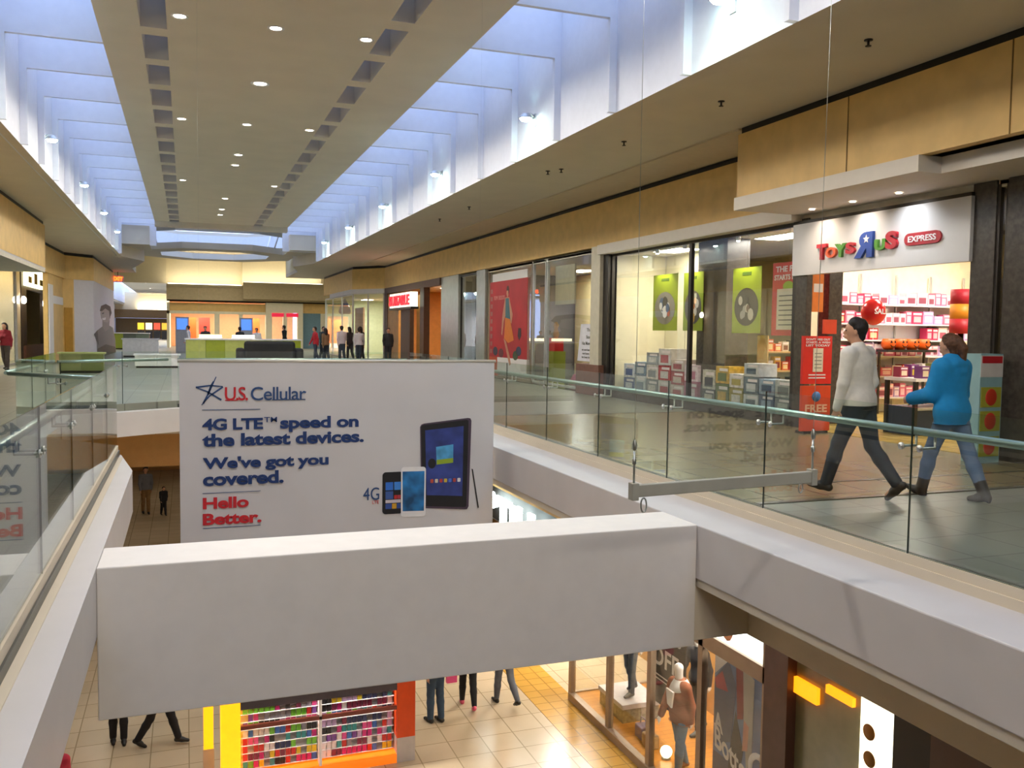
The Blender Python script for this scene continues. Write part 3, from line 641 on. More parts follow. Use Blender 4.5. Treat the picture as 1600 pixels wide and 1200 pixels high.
wom, wj = person('woman in bright blue hooded jacket, light jeans and black ankle boots, walking', (7.22, 6.80, 0), R_(8), 1.67, hips=(22, -20), knees=(9, 6), feet=(18, -8), arms=((14, 62), (6, 78)), lean=3, headyaw=4,
       top='#1688C4', bottom='#64799A', shoes='#1B1716', hair='#5B3A24', h=.0095, fingers=True, fem=True, jacket=.028, hood=True, ponytail=True, cuff='boot', wide=1.02)

# ================================================================== TOY SHOP (right walkway)
XS = 10.15
def shop_shell(x0, x1, y0, y1, z1, wallm, floorm, tag_):
    struct('wall_shop', MB().box(x1, x1+.1, y0, y1, 0, z1).box(x0, x1, y0-.06, y0, 0, z1).box(x0, x1, y1, y1+.06, 0, z1), wallm)
    struct('floor_shop', B(x0, x1, y0, y1, .0, .012), floorm)
    struct('ceiling_shop', B(x0, x1, y0, y1, z1, z1+.1), mat('shop_ceiling', '#D8D2C4', .7))
    if tag_: struct('wall_shop_header', B(x0, x0+.12, y0, y1, z1, 4.2), BEIGE)
shop_shell(XS, 17.5, 4.0, 20.35, 3.62, CREAM, tile_mat('shop_tile', '#C9A85E', '#C19F55', '#9B7F42', .5, .5), False)
struct('wall_shop_display', MB().box(11.7, 11.8, 16.95, 20.3, 0, 3.62), CREAM)
struct('wall_shop_partition', B(12.2, 17.5, 15.25, 15.35, 0, 3.62), mat('shop_wall', '#F1E6C8', .6))
for y in (17.6, 18.45, 19.3): struct('trim_15', B(11.69, 11.70, y, y+.015, .2, 3.4), mat('panel_seam', '#B9AF93', .6))
struct('pillar', MB().box(10.5, 11.05, 15.75, 16.85, 0, 3.62).box(10.49, 11.06, 15.74, 16.86, 2.55, 2.57).box(10.49, 11.06, 15.74, 16.86, 1.2, 1.21), STONE)
struct('pillar', MB().box(10.12, 10.24, 12.74, 13.05, 0, 3.66), STONE, .008)
struct('pillar', MB().box(10.12, 10.55, 8.95, 9.33, 0, 3.72), STONE, .008)
struct('pillar', MB().box(10.1, 10.45, 6.2, 8.76, 0, 3.72), STONE, .008)
struct('pillar', MB().box(aty(1296, 450, 13.2).x, aty(1317, 450, 13.2).x, 13.2, 13.5, 0, 3.62), STONE, .008)
struct('pillar', MB().box(10.05, 10.3, 20.35, 20.62, .0, 3.62), DARKMET)
def shop_window(n, y0, y1, z0, z1, mull=(), fw=.06, fm=None, x=XS, gm=None):
    wt = bpy.data.objects.new('window_%d' % n, None); COL.objects.link(wt); wt['kind'] = 'structure'; LOC[wt.name] = Vector((0,0,0))
    B(x+.02, x+.03, y0, y1, z0, z1).build('pane', gm or SHOPGLASS, wt)
    f = MB(); f.box(x, x+.06, y0, y1, z0-fw, z0).box(x, x+.06, y0, y1, z1, z1+fw)
    for y in list(mull)+[y0, y1]: f.box(x-.01, x+.07, y-fw/2, y+fw/2, z0, z1)
    f.build('frame', fm or DARKMET, wt); return wt
shop_window(3, 13.1, 20.35, .2, 3.56, (16.6,), .1)
shop_window(4, 4.1, 6.2, .2, 3.66, (), .08)
shop_window(5, 8.79, 8.93, .2, 3.66, (), .05)
struct('baseboard_right', MB().box(XS-.01, XS+.1, 13.05, 20.4, 0, .2).box(XS-.01, XS+.1, 4, 6.2, 0, .2), STONE)
# sign board over the entrance
sg = thing('shop_sign', 'white sign board with colourful lettering above the toy shop entrance', 'sign', (10.14, 11.2, 3.1))
SY0, SY1, SZ0, SZ1 = 13.08, 9.3, 2.67, 3.56
B(10.06, 10.14, SY1, SY0, SZ0, SZ1).build('board', mat('sign_white', '#D9D8DA', .35, var=.01), sg, .004)
B(10.06, 10.16, SY1, SY0, SZ1, SZ1+.05).build('top_trim', DARKMET, sg)
LR, LO, LG, LB = mat('letter_red', '#B3202E', .4), mat('letter_orange', '#D0582A', .4), mat('letter_green', '#4E8A2C', .4), mat('letter_blue', '#23459A', .4)
def sgn(body, px0, px1, zb, zt, m, off=.03, dp=.05):
    a = atx(px0, 400, 10.06).y; b = atx(px1, 400, 10.06).y
    return text('sign_letter', body, (10.06-.0, a, zb), (0, -1, 0), (0, 0, 1), a-b, zt-zb, m, sg, dp, off)
sgn('T', 1279, 1294, 2.90, 3.16, LR, .05); sgn('O', 1293, 1309, 2.915, 3.09, LO, .05); sgn('Y', 1307, 1325, 2.91, 3.13, LG, .05); sgn('S', 1324, 1338, 2.945, 3.13, LR, .05)
o = sgn('R', 1338, 1366, 2.86, 3.26, LB, .06)
ys_ = [v.co.y for v in o.data.vertices]; mid = (min(ys_)+max(ys_))/2
for v in o.data.vertices: v.co.y = 2*mid-v.co.y
o.data.flip_normals()
stp = []
sc_y, sc_z = atx(1352, 400, 10.0).y, 3.145
for k in range(10): a = math.pi/2+k*math.pi/5; r = .07 if k % 2 == 0 else .03; stp.append((sc_y-r*math.cos(a), sc_z+r*math.sin(a)))
MB().prism(stp, (10.002, 0, 0), (0,1,0), (0,0,1), (.006, 0, 0)).build('star_emblem', WHITE, sg)
sgn('U', 1369, 1386, 2.95, 3.12, LG, .05); sgn('S', 1386, 1404, 2.95, 3.22, LR, .05)
pil = []
ya, yb, za, zb = atx(1414, 400, 10.06).y, atx(1471, 400, 10.06).y, 2.97, 3.15
for k in range(16):
    a = R_(90+k*12) if k < 16 else 0
    pil.append((0, 0))
pil = []
rr_ = (zb-za)/2
for cy, a0 in ((ya-rr_, -90), (yb+rr_, 90)):
    for k in range(9): a = R_(a0+k*22.5); pil.append((cy+rr_*math.cos(a), (za+zb)/2+rr_*math.sin(a)))
MB().prism(pil, (10.03, 0, 0), (0,1,0), (0,0,1), (.03, 0, 0)).build('sign_pill', mat('pill_red', '#A81F2C', .4), sg)
text('sign_letter', 'EXPRESS', (10.03, ya-.08, 3.015), (0,-1,0), (0,0,1), ya-yb-.16, .09, WHITE, sg, .008, .02)
for k, (y, col) in enumerate(((12.2, (1, .8, .6)), (11.25, (1, .85, .7)), (10.3, (.9, .95, 1)))):
    t = thing('canopy_downlight', 'small downlight in the canopy washing the toy shop sign, %s' % ('left one', 'middle one', 'right one')[k], 'ceiling light', (9.75, y, 3.71), 'canopy lights over the toy shop sign')
    MB().lathe([(.045, 0), (.06, -.012), (.065, .0)], (9.75, y, 3.715)).build('trim_ring', WHITE, t)
    MB().lathe([(.001, -.005), (.045, -.005)], (9.75, y, 3.715)).build('lens', mat('lamp_lens', '#FFF6E8'), t)
    lamp('canopy_beam', 'SPOT', (9.70, y, 3.69), 13, col, size=.04, spot=130, blend=1.0, aim=(10.05, y, 2.8))
# shop ceiling lights
def panel_light(x, y, z, label, w_=.6, l_=1.2, power=60, col=COOLW, group=None, es=6):
    t = thing('ceiling_panel_light', label, 'ceiling light', (x, y, z), group)
    B(x-w_/2-.03, x+w_/2+.03, y-l_/2-.03, y+l_/2+.03, z-.012, z).build('frame', WHITE, t)
    B(x-w_/2, x+w_/2, y-l_/2, y+l_/2, z-.018, z-.010).build('diffuser', mat('panel_lens', '#FFFDF5', .5, emit='#FFF8E8', es=es), t)
    lamp('panel_glow', 'AREA', (x, y, z-.03), power, col, size=w_, sy=l_)
for k, (x, y) in enumerate(((11.35, 15.0), (13.5, 13.6), (15.5, 13.6), (13.0, 10.5), (11.0, 18.6), (12.0, 6.2))):
    panel_light(x, y, 3.62, 'flat white ceiling panel light inside the toy shop, ' + ('just inside the display window', 'before the pink shelves, left', 'before the pink shelves, right', 'above the shop entrance', 'above the green posters', 'behind the far right window')[k], power=(20, 19, 19, 45, 20, 20)[k], group='ceiling panel lights in the toy shop')
t = thing('track_spot', 'small round bright spotlight behind the toy shop window top', 'spotlight', (10.9, 13.6, 3.5))
MB().tube([(10.9, 13.6, 3.62), (10.9, 13.6, 3.52)], .012).build('stem', ALU, t)
MB().ell((10.9, 13.6, 3.49), (.07, .07, .06)).build('bulb', mat('lamp_lens', '#FFF6E8'), t)
for k, (y, ax) in enumerate(((18.2, 10.45), (17.0, 10.45), (15.0, 10.45))):
    t = thing('track_spot', 'small window spotlight aimed at the green posters, %s' % ('leftmost', 'middle', 'rightmost')[k], 'spotlight', (10.24, y, 3.5), 'window spotlights of the toy shop')
    MB().tube([(10.24, y, 3.62), (10.24, y, 3.54)], .01).build('stem', ALU, t); MB().lathe([(.045, .06), (.05, -.02), (.04, -.025)], (10.24, y, 3.5)).build('shade', ALU, t); MB().ell((10.24, y, 3.475), (.04, .04, .02)).build('bulb', mat('lamp_lens', '#FFF6E8'), t)
    lamp('window_spot', 'SPOT', (10.24, y, 3.44), 45, WARM, size=.04, spot=90, aim=(10.5, y, 2.0))
# back shelves with boxed toys
sh = thing('wall_shelving', 'white wall shelving full of pink boxed toys at the back of the toy shop', 'shelves', (14.4, 15.2, 0))
SX0, SX1 = 12.5, 16.3
B(SX0, SX1, 15.2, 15.24, 0, 2.5).build('back_panel', WHITE, sh)
lev = [.35, .80, 1.22, 1.56, 1.90, 2.30]
for z in lev: B(SX0, SX1, 14.78, 15.2, z-.03, z).build('shelf', WHITE, sh)
for x in (SX0, 13.45, 14.4, 15.35, SX1): B(x-.015, x+.015, 15.16, 15.2, 0, 2.95).build('upright', ALU, sh)
def toybox(name, x, y, z, w_, d_, h_, c1, c2, label, group, cat='box'):
    t = thing(name, label, cat, (x, y, z), group)
    B(x-w_/2, x+w_/2, y-d_/2, y+d_/2, z+.002, z+h_).build('carton', mat('card_'+c1[1:], c1, .5), t)
    B(x-w_*.34, x+w_*.34, y-d_/2-.004, y-d_/2, z+h_*.15, z+h_*.62).build('box_window', mat('card_'+c2[1:], c2, .4), t)
    B(x-w_*.4, x+w_*.4, y-d_/2-.003, y-d_/2, z+h_*.74, z+h_*.9).build('box_label', mat('card_label', '#F3E9EA', .5), t)
    return t
protos = {}
cols = [('pink', '#E0708F', '#F0C4CE'), ('deep pink', '#C9305E', '#E9B0B8'), ('white', '#EADFE0', '#B0566A'), ('lilac', '#B79AC8', '#E9D8E8'), ('red', '#B5262E', '#E8C9A0'), ('pale pink', '#EDB5C2', '#8E4A5C')]
slot = 0
for li, z in enumerate(lev):
    x = SX0+.06
    lname = ('bottom', 'second lowest', 'third lowest', 'third highest', 'second highest', 'top')[li]
    while x < SX1-.14:
        wd = random.choice((.16, .2, .26, .3)); ht = random.uniform(.17, .29)
        if x+wd > SX1: break
        ci = random.choice((0, 0, 0, 1, 1, 2, 3, 4, 5, 5)); nm, c1, c2 = cols[ci]; key = (ci, wd)
        lb = '%s boxed toy on the %s back-wall shelf of the toy shop' % (nm, lname); gp = '%s boxed toys, %s shelf' % (nm, lname)
        if not (li == 3 and 13.6 < x < 14.9):
            if key not in protos: protos[key] = toybox('toy_box', x+wd/2, 14.93, z, wd-.015, .2, .22, c1, c2, lb, gp)
            else: dup(protos[key], (x+wd/2, 14.93, z), label=lb, group=gp, sc=(1, 1, ht/.22))
        x += wd
for k in range(4):
    x = 13.72+k*.31
    t = thing('pumpkin_bucket', 'round orange pumpkin bucket before the pink shelves, %s of four' % ('leftmost', 'second', 'third', 'rightmost')[k], 'bucket', (x, 14.62, 1.36), 'orange pumpkin buckets')
    MB().lathe([(.001,0),(.09,.0),(.14,.07),(.145,.14),(.12,.22),(.11,.225)], (x, 14.62, 1.36)).build('bowl', mat('pumpkin', '#E2631A', .4), t)
    fm = MB()
    for sx in (-.045, .045): fm.prism([(x+sx-.025, 1.50), (x+sx+.025, 1.50), (x+sx, 1.55)], (0, 14.475, 0), (1,0,0), (0,0,1), (0, .02, 0))
    fm.prism([(x-.07, 1.46), (x-.03, 1.43), (x+.03, 1.43), (x+.07, 1.46), (x+.03, 1.41), (x-.03, 1.41)], (0, 14.475, 0), (1,0,0), (0,0,1), (0, .03, 0)); fm.build('face', BLACK, t)
tb = thing('display_shelf', 'dark narrow shelf carrying the four orange pumpkin buckets', 'shelf', (14.2, 14.62, 0))
B(13.55, 14.85, 14.45, 14.78, 1.31, 1.36).build('board', DARKMET, tb)
for x in (13.6, 14.8): B(x-.02, x+.02, 14.72, 14.76, 0, 1.31).build('leg', DARKMET, tb)
# balloon, hanging red and orange banner, low display tables in the entrance
bl = thing('balloon', 'round red balloon floating in the toy shop entrance behind the walking man', 'balloon', (12.28, 13.5, 1.84))
MB().ell((12.28, 13.5, 2.09), (.25, .2, .25), 20, 14).build('skin', mat('balloon_red', '#C41F24', .2), bl)
MB().tube([(12.28, 13.5, 1.84), (12.3, 13.5, 1.4), (12.28, 13.5, .9)], .004, 6).build('string', WHITE, bl)
text('lettering', 'SALE', (12.12, 13.295, 2.05), U, V_, .32, .1, WHITE, bl, .004, .02)
hb = thing('column_wrap', 'red and orange striped wrap around a post in the toy shop entrance', 'display column', (13.4, 12.5, 0))
for k, cc in enumerate(('#B3202A', '#D98A1F', '#B01F30')):
    MB().lathe([(.001, 0), (.2, 0), (.2, .27), (.001, .27)], (13.4, 12.5, 1.7+k*.27)).build('band', mat('wrap_'+cc[1:], cc, .5), hb)
MB().tube([(13.4, 12.5, .012), (13.4, 12.5, 1.7)], .05).build('post', DARKMET, hb)
def table_display(x0, x1, y0, y1, z1, label, topm, n, seed, mn, gl, gp):
    t = thing('display_table', label, 'table', ((x0+x1)/2, (y0+y1)/2, 0))
    B(x0, x1, y0, y1, z1-.05, z1).build('tabletop', topm, t)
    B(x0+.03, x1-.03, y0+.02, y0+.05, z1*.45, z1*.5).build('shelf_edge', ALU, t)
    for x in (x0+.04, x1-.04):
        for y in (y0+.04, y1-.04): B(x-.03, x+.03, y-.03, y+.03, .012, z1-.05).build('leg', DARKMET, t)
    B(x0+.05, x1-.05, y0+.06, y1-.05, .012, .5*z1).build('bin', mat('navy_bin', '#27344F', .5), t)
    rnd = random.Random(seed)
    for k in range(n):
        cc = rnd.choice(('#C43A2A', '#D9A52A', '#2F4F8A', '#7A3A78', '#D86A2A', '#8A8D3A', '#C9C1B4', '#A03048'))
        x = x0+.12+(x1-x0-.24)*((k % (n//2))+.5)/(n//2); y = y0+.12+(y1-y0-.24)*(k//(n//2)); w_ = (x1-x0)/(n//2)*.6
        nm = {'#C43A2A': 'red', '#D9A52A': 'yellow', '#2F4F8A': 'blue', '#7A3A78': 'purple', '#D86A2A': 'orange', '#8A8D3A': 'olive', '#C9C1B4': 'pale grey', '#A03048': 'crimson'}[cc]
        toybox(mn, x, y, z1, w_, .16, rnd.uniform(.12, .26), cc, rnd.choice(('#EAD9B8', '#2B2B34', '#D8C23A')), '%s %s, %s in the %s row' % (nm, gl, ('first', 'second', 'third', 'fourth', 'fifth', 'sixth')[k % (n//2)], 'front' if k < n//2 else 'rear'), gp)
table_display(11.1, 12.5, 11.2, 11.9, .95, 'display table with navy bins in the toy shop entrance between the two shoppers', WHITE, 10, 3, 'boxed_game', 'boxed game on the table between the two shoppers', 'games on the entrance table')
t = thing('price_sign', 'red and white price sign standing before the navy display bins', 'sign', (11.75, 11.12, .6))
B(11.6, 11.9, 11.1, 11.13, .62, 1.02).build('card', WHITE, t); B(11.6, 11.9, 11.095, 11.10, .85, 1.02).build('header', mat('sign_red', '#C0222C', .5), t)
B(11.735, 11.765, 11.105, 11.125, .012, .62).build('stem', ALU, t)
# plush rack with many small hanging toys to the right of the table
rk = thing('wire_rack', 'wire rack of small hanging toys behind the woman in blue', 'rack', (13.2, 11.6, 0))
for x in (12.75, 13.65): B(x-.02, x+.02, 11.58, 11.62, .012, 1.75).build('upright', ALU, rk)
for z in (.6, 1.0, 1.4, 1.72): B(12.75, 13.65, 11.57, 11.6, z-.01, z+.01).build('rail', ALU, rk)
rnd = random.Random(5)
for zi, z in enumerate((.98, 1.38, 1.70)):
    for k in range(7):
        cc = rnd.choice((('red', '#B8302A'), ('yellow', '#D7A32B'), ('cream', '#D9CDB4'), ('brown', '#7A5A3A'), ('orange', '#D9702A')))
        x = 12.84+k*.12
        t = thing('plush_toy', 'small %s plush toy hanging in the %s row of the wire rack' % (cc[0], ('lowest', 'middle', 'top')[zi]), 'toy', (x, 11.52, z-.28), '%s plush toys, %s rack row' % (cc[0], ('lowest', 'middle', 'top')[zi]))
        M_ = mat('plush_'+cc[1][1:], cc[1], .9, var=.15, scale=30)
        MB().ell((x, 11.52, z-.18), (.045, .04, .065), 10, 8).build('body', M_, t); MB().ell((x, 11.51, z-.085), (.038, .036, .038), 10, 8).build('head', M_, t)
        e = MB()
        for s_ in (-1, 1): e.ell((x+s_*.028, 11.51, z-.052), (.014, .01, .016), 8, 6)
        e.build('ears', M_, t)
# red standing sign left of the entrance
rs = thing('standing_sign', 'tall red double-panel sign stand beside the entrance pillar, next to the man', 'sign', (9.85, 12.0, 0))
RS, RO = mat('stand_red', '#D8231C', .45), mat('stand_orange', '#D2431F', .45)
B(9.5, 10.08, 12.0, 12.05, .83, 1.62).build('upper_panel', RS, rs); B(9.5, 10.08, 12.0, 12.05, .05, .80).build('lower_panel', RO, rs)
B(9.55, 10.03, 11.98, 12.2, .0, .05).build('foot', DARKMET, rs)
B(9.70, 9.90, 11.993, 12.0, 1.03, 1.42).build('printed_page', mat('page', '#D8D2BC', .6), rs)
for k, z in enumerate((1.56, 1.51, 1.46)): text('lettering', ("DON'T MISS OUT", 'STARTS A WISH', 'LIST TODAY')[k], (9.55, 11.994, z-.012), U, V_, .48, .035, WHITE, rs, .003, .02)
for z in (.97, .92): B(9.62, 9.96, 11.994, 12.0, z, z+.02).build('text_line', WHITE, rs)
for k in range(5): B(9.73, 9.87, 11.990, 11.994, 1.09+k*.06, 1.10+k*.06).build('text_line', mat('ink', '#55534E', .6), rs)
MB().lathe([(.001, 0), (.085, 0), (.085, .008), (.001, .008)], (9.79, 11.992, .62), (0,1,0)).build('round_badge', mat('badge_blue', '#3E6FA8', .5), rs)
text('lettering', 'FREE', (9.57, 11.994, .36), U, V_, .44, .13, mat('stand_cream', '#E8B49A', .5), rs, .003, .03); text('lettering', 'GAME', (9.6, 11.994, .24), U, V_, .38, .08, mat('stand_violet', '#5B4A8A', .5), rs, .003, .03)
t = thing('small_sign', 'small red card sign above the tall red sign stand', 'sign', (10.2, 12.2, 1.62))
B(10.05, 10.33, 12.2, 12.22, 1.66, 1.9).build('card', RO, t); B(10.18, 10.20, 12.205, 12.215, .012, 1.66).build('stem', DARKMET, t)
q0, q1 = aty(1270, 450, 13.0).x, aty(1287, 450, 13.0).x
t = thing('orange_poster', 'narrow orange and white poster hanging behind the entrance pillar', 'poster', ((q0+q1)/2, 13.0, 2.1))
B(q0, q1, 13.0, 13.02, 2.05, 2.72).build('sheet', mat('poster_orange', '#E8801F', .6), t); B(q0+.02, q1-.02, 12.995, 13.0, 2.4, 2.55).build('band', WHITE, t)
MB().tube([((q0+q1)/2, 13.01, 2.72), ((q0+q1)/2, 13.01, 3.62)], .003, 6).build('wire', STEEL, t)
t = thing('picture_stand', 'tall white stand with red toy pictures right of the woman in blue', 'display stand', (9.78, 8.6, 0))
B(9.58, 9.96, 8.6, 8.85, .0, 1.42).build('body', mat('stand_aqua', '#8FB6BE', .5), t)
B(9.58, 9.96, 8.595, 8.6, 1.12, 1.40).build('header_card', mat('stand_header', '#D8D4D2', .5), t); B(9.60, 9.94, 8.59, 8.595, 1.30, 1.39).build('header_card', mat('sign_red', '#C0222C', .5), t)
for z in (.86, .55, .22):
    B(9.60, 9.94, 8.59, 8.6, z-.13, z+.13).build('picture', mat('pic_green', '#A9A83C', .5), t); MB().ell((9.77, 8.59, z), (.1, .012, .11), 14, 10).build('picture', mat('pic_red', '#C43A22', .5), t)
# display window: posters and stacked boxes
PG = mat('poster_green', '#93A51B', .5, var=.12, scale=2)
def poster(name, label, y0, y1, z0, z1, m, extra, x=10.45):
    t = thing(name, label, 'poster', (x, (y0+y1)/2, z0)); B(x, x+.012, y0, y1, z0, z1).build('sheet', m, t)
    MB().tube([(x+.006, (y0+y1)/2, z1), (x+.006, (y0+y1)/2, 3.62)], .003, 6).build('wire', STEEL, t); extra(t, x, (y0+y1)/2, (z0+z1)/2, y1-y0, z1-z0)
def oval(cols_):
    def f(t, x, yc, zc, w_, h_):
        pts = [(yc+w_*.42*math.cos(k*.2618), zc-h_*.1+h_*.29*math.sin(k*.2618)) for k in range(24)]
        MB().prism(pts, (x-.004, 0, 0), (0,1,0), (0,0,1), (.004, 0, 0)).build('oval_print', mat('oval_'+cols_[0][1:], cols_[0], .5), t)
        r = random.Random(cols_[0])
        for k in range(15):
            a = r.uniform(0, 6.28); q = r.uniform(0, .75); y = yc+w_*.34*q*math.cos(a); z = zc-h_*.1+h_*.24*q*math.sin(a); e = w_*r.uniform(.05, .11)
            MB().prism([(y+e*math.cos(j*.7854), z+e*1.3*math.sin(j*.7854)) for j in range(8)], (x-.008-.001*k, 0, 0), (0,1,0), (0,0,1), (.003, 0, 0)).build('printed_shape', mat('oval_'+cols_[1+k % (len(cols_)-1)][1:], cols_[1+k % (len(cols_)-1)], .5), t)
        B(x-.004, x, yc-w_*.16, yc+w_*.16, zc+h_*.38, zc+h_*.43).build('printed_shape', mat('oval_logo', '#4F6A1C', .5), t)
    return f
poster('hanging_poster', 'green poster with white and orange oval print, leftmost in the toy shop window', 17.62, 18.72, 1.70, 3.0, PG, oval(['#8E8A7E', '#F2EEE8', '#C9622B', '#3A3A36', '#F2EEE8', '#4F6A8A']))
poster('hanging_poster', 'green poster half hidden behind the window mullion', 16.55, 17.35, 1.70, 2.98, PG, oval(['#5A5650', '#D9D4CC', '#B9662B', '#3F4A66', '#C49A3C']))
poster('hanging_poster', 'green poster with dark oval print between the dark column and the red poster', 14.5, 15.45, 1.66, 2.96, PG, oval(['#2E2B26', '#9A968E', '#141210', '#B9B2A4', '#5A3A2A']))
def redp(t, x, yc, zc, w_, h_):
    B(x-.006, x, yc-w_*.40, yc+w_*.34, zc-h_*.42, zc+h_*.14).build('printed_page', mat('page', '#D8D2BC', .6), t)
    MB().prism([(yc+.16*math.cos(k*.5236), zc+h_*.17+.1*math.sin(k*.5236)) for k in range(12)], (x-.004, 0, 0), (0,1,0), (0,0,1), (.004, 0, 0)).build('printed_shape', mat('lime_dot', '#8FB52A', .5), t)
    text('lettering', 'THE FUN', (x-.001, yc+w_*.4, zc+h_*.37), (0,-1,0), V_, w_*.8, .11, WHITE, t, .004, .03); text('lettering', 'STARTS HERE', (x-.001, yc+w_*.44, zc+h_*.26), (0,-1,0), V_, w_*.88, .10, WHITE, t, .004, .03)
    for k in range(7): B(x-.010, x-.006, yc-w_*.33, yc+w_*.27, zc-h_*.36+k*.09, zc-h_*.36+k*.09+.02).build('text_line', mat('ink', '#55534E', .6), t)
poster('hanging_poster', 'red poster with white page beside the sign in the toy shop window', 13.2, 14.15, 1.62, 2.98, mat('poster_red', '#C5212B', .5), redp)
rnd = random.Random(11)
wy = 20.1; k = 0
specs = [('blue and white', '#33508C', '#D5DAE2', .9), ('white', '#C9CFD2', '#7E93A8', .95), ('grey', '#8E9498', '#D9D4CC', 1.25), ('white and red', '#D2CFCB', '#B5303A', 1.05), ('pale', '#CDBFB4', '#A84A50', 1.1), ('pink', '#B76A86', '#E8D2D8', .95), ('dark', '#3B4048', '#C9C4B4', .8), ('green', '#55692E', '#C9A23A', .95), ('yellow', '#A8973C', '#D9D4CC', .85), ('white', '#D0D4D6', '#5A6A7A', 1.1), ('blue', '#2E4A72', '#8FA4BC', .7), ('grey', '#6E7478', '#B4B8B4', .75)]
for i, (nm, c1, c2, tot) in enumerate(specs):
    if i == 6: wy = 16.45
    wd = .58 if i < 6 else .5
    z = .2; y = wy-wd/2; j = 0
    while z < tot-.1:
        hh = rnd.uniform(.26, .42)
        t = thing('toy_carton', '%s toy carton in the toy shop window, %s stack, %s' % (nm, ('leftmost', 'second', 'third', 'fourth', 'fifth', 'sixth', 'seventh', 'eighth', 'ninth', 'tenth', 'eleventh', 'rightmost')[i], ('bottom box', 'second box up', 'third box up', 'top box')[min(j, 3)]), 'box', (10.62, y, z), 'cartons stacked in the toy shop window')
        a, b = (c1, c2) if j % 2 == 0 else (c2, c1)
        B(10.42, 10.85, y-wd*.47, y+wd*.47, z+.002, z+hh-.01).build('carton', mat('ctn_'+a[1:], a, .5, var=.15, scale=9), t)
        B(10.414, 10.42, y-wd*.3, y+wd*.3, z+.05, z+hh*.6).build('box_picture', mat('ctn_'+b[1:], b, .5, var=.3, scale=12), t)
        B(10.415, 10.42, y-wd*.4, y+wd*.2, z+hh*.7, z+hh*.86).build('box_label', mat('card_label', '#F3E9EA'), t)
        z += hh; j += 1
    wy -= wd
struct('trim_16', B(10.25, 11.0, 13.1, 20.3, .012, .2), STONE)
t = thing('toy_shelf', 'wooden toy shelf with colourful toys between the dark column and the red poster', 'shelf', (11.4, 15.0, 0))
PWD = mat('pale_wood', '#C9A66E', .5)
for z in (.55, .92, 1.3): B(10.92, 12.06, 14.85, 15.2, z-.03, z).build('shelf', PWD, t)
for x in (10.91, 12.06): B(x-.012, x+.012, 14.85, 15.2, .012, 1.62).build('side_panel', PWD, t)
rnd = random.Random(4)
for zi, z in enumerate((.55, .92, 1.3)):
    for q in range(6):
        nm, c1, c2 = rnd.choice((('red', '#C8262C', '#E8C9A0'), ('yellow', '#D9A52A', '#8A2A2A'), ('orange', '#D8601F', '#F0D9A0'), ('black', '#23221F', '#A89A8A'), ('cream', '#D8CDB4', '#7A4A3A')))
        toybox('toy_pack', 11.02+q*.185, 15.0, z+.003, .15, .14, rnd.uniform(.14, .3), c1, c2, '%s toy pack on the %s level of the wooden toy shelf, %s from left' % (nm, ('bottom', 'middle', 'top')[zi], ('first', 'second', 'third', 'fourth', 'fifth', 'sixth')[q]), 'toys on the wooden shelf')

# ================================================================== OTHER SHOPS ON THE RIGHT WALKWAY
# white column, dark closing store, poster window, mirror glass, wooden portal
struct('pillar', MB().box(9.95, 10.3, 20.62, 21.15, .8, 3.85), mat('cream_column', '#CFC8B4', .5), .006)
struct('trim_17', B(9.9, 10.5, 20.5, 21.9, 0, .8), BROWNSTONE, .008)
shop_shell(XS, 16, 21.2, 30.5, 3.72, mat('dim_wall', '#6E6A64', .7), STONE, False)
struct('wall_shop_panel', B(13.5, 13.6, 24.5, 30, 0, 3.7), mat('yellowish_panel', '#C9BE8E', .6))
struct('wall_shop_panel', B(10.45, 10.5, 23.3, 24.7, 2.45, 3.6), mat('hung_panel', '#CFC9AC', .6))
shop_window(6, 21.2, 24.6, .12, 3.75, (), .06, ALU)
shop_window(7, 24.75, 25.75, .12, 3.75, (), .06, ALU)
shop_window(8, 25.85, 30.1, .12, 3.75, (), .1, BRONZE)
struct('pillar', B(10.05, 10.3, 30.2, 31.2, 0, 3.85), mat('satin_metal', '#B5B6AE', .3, .6))
struct('pillar', B(10.05, 10.35, 33.5, 36.0, 0, 3.85), mat('satin_metal', '#B5B6AE', .3, .6))
struct('pillar', B(10.3, 10.5, 32.1, 32.5, 0, 3.7), BLACK)
shop_shell(XS+.05, 15, 30.7, 36, 3.72, mat('dim_wall', '#6E6A64', .7), STONE, False)
shop_window(9, 31.2, 33.5, .1, 3.75, (), .04, DARKMET)
panel_light(12.5, 23, 3.72, 'dim ceiling panel light inside the dark closing store', power=14, es=3)
panel_light(12.6, 27.5, 3.72, 'ceiling panel light behind the red poster window', power=60, es=4)
panel_light(12.4, 33, 3.72, 'ceiling panel light behind the dark mirror glass window', power=30, es=5)
t = thing('closing_notice', 'tilted white notice board with black text in the dark store window', 'sign', (10.2, 21.6, .85))
MB().prism([(22.25, .86), (21.3, .86), (21.3, 1.86), (22.05, 1.86)], (10.1, 0, 0), (0,1,0), (0,0,1), (.02, 0, 0)).build('board', mat('notice_white', '#E4E3EC', .5), t)
for k, (bd, z, w_) in enumerate((('This', 1.66, .3), ('Store', 1.47, .32), ('Has Moved', 1.30, .58), ('we now have a', 1.14, .6), ('new home on', 1.04, .55), ('the lower level', .94, .6))): text('lettering', bd, (10.1, 21.34+w_+.03, z), (0,-1,0), V_, w_, .09 if k < 3 else .06, mat('ink', '#55534E', .6), t, .004, .01)
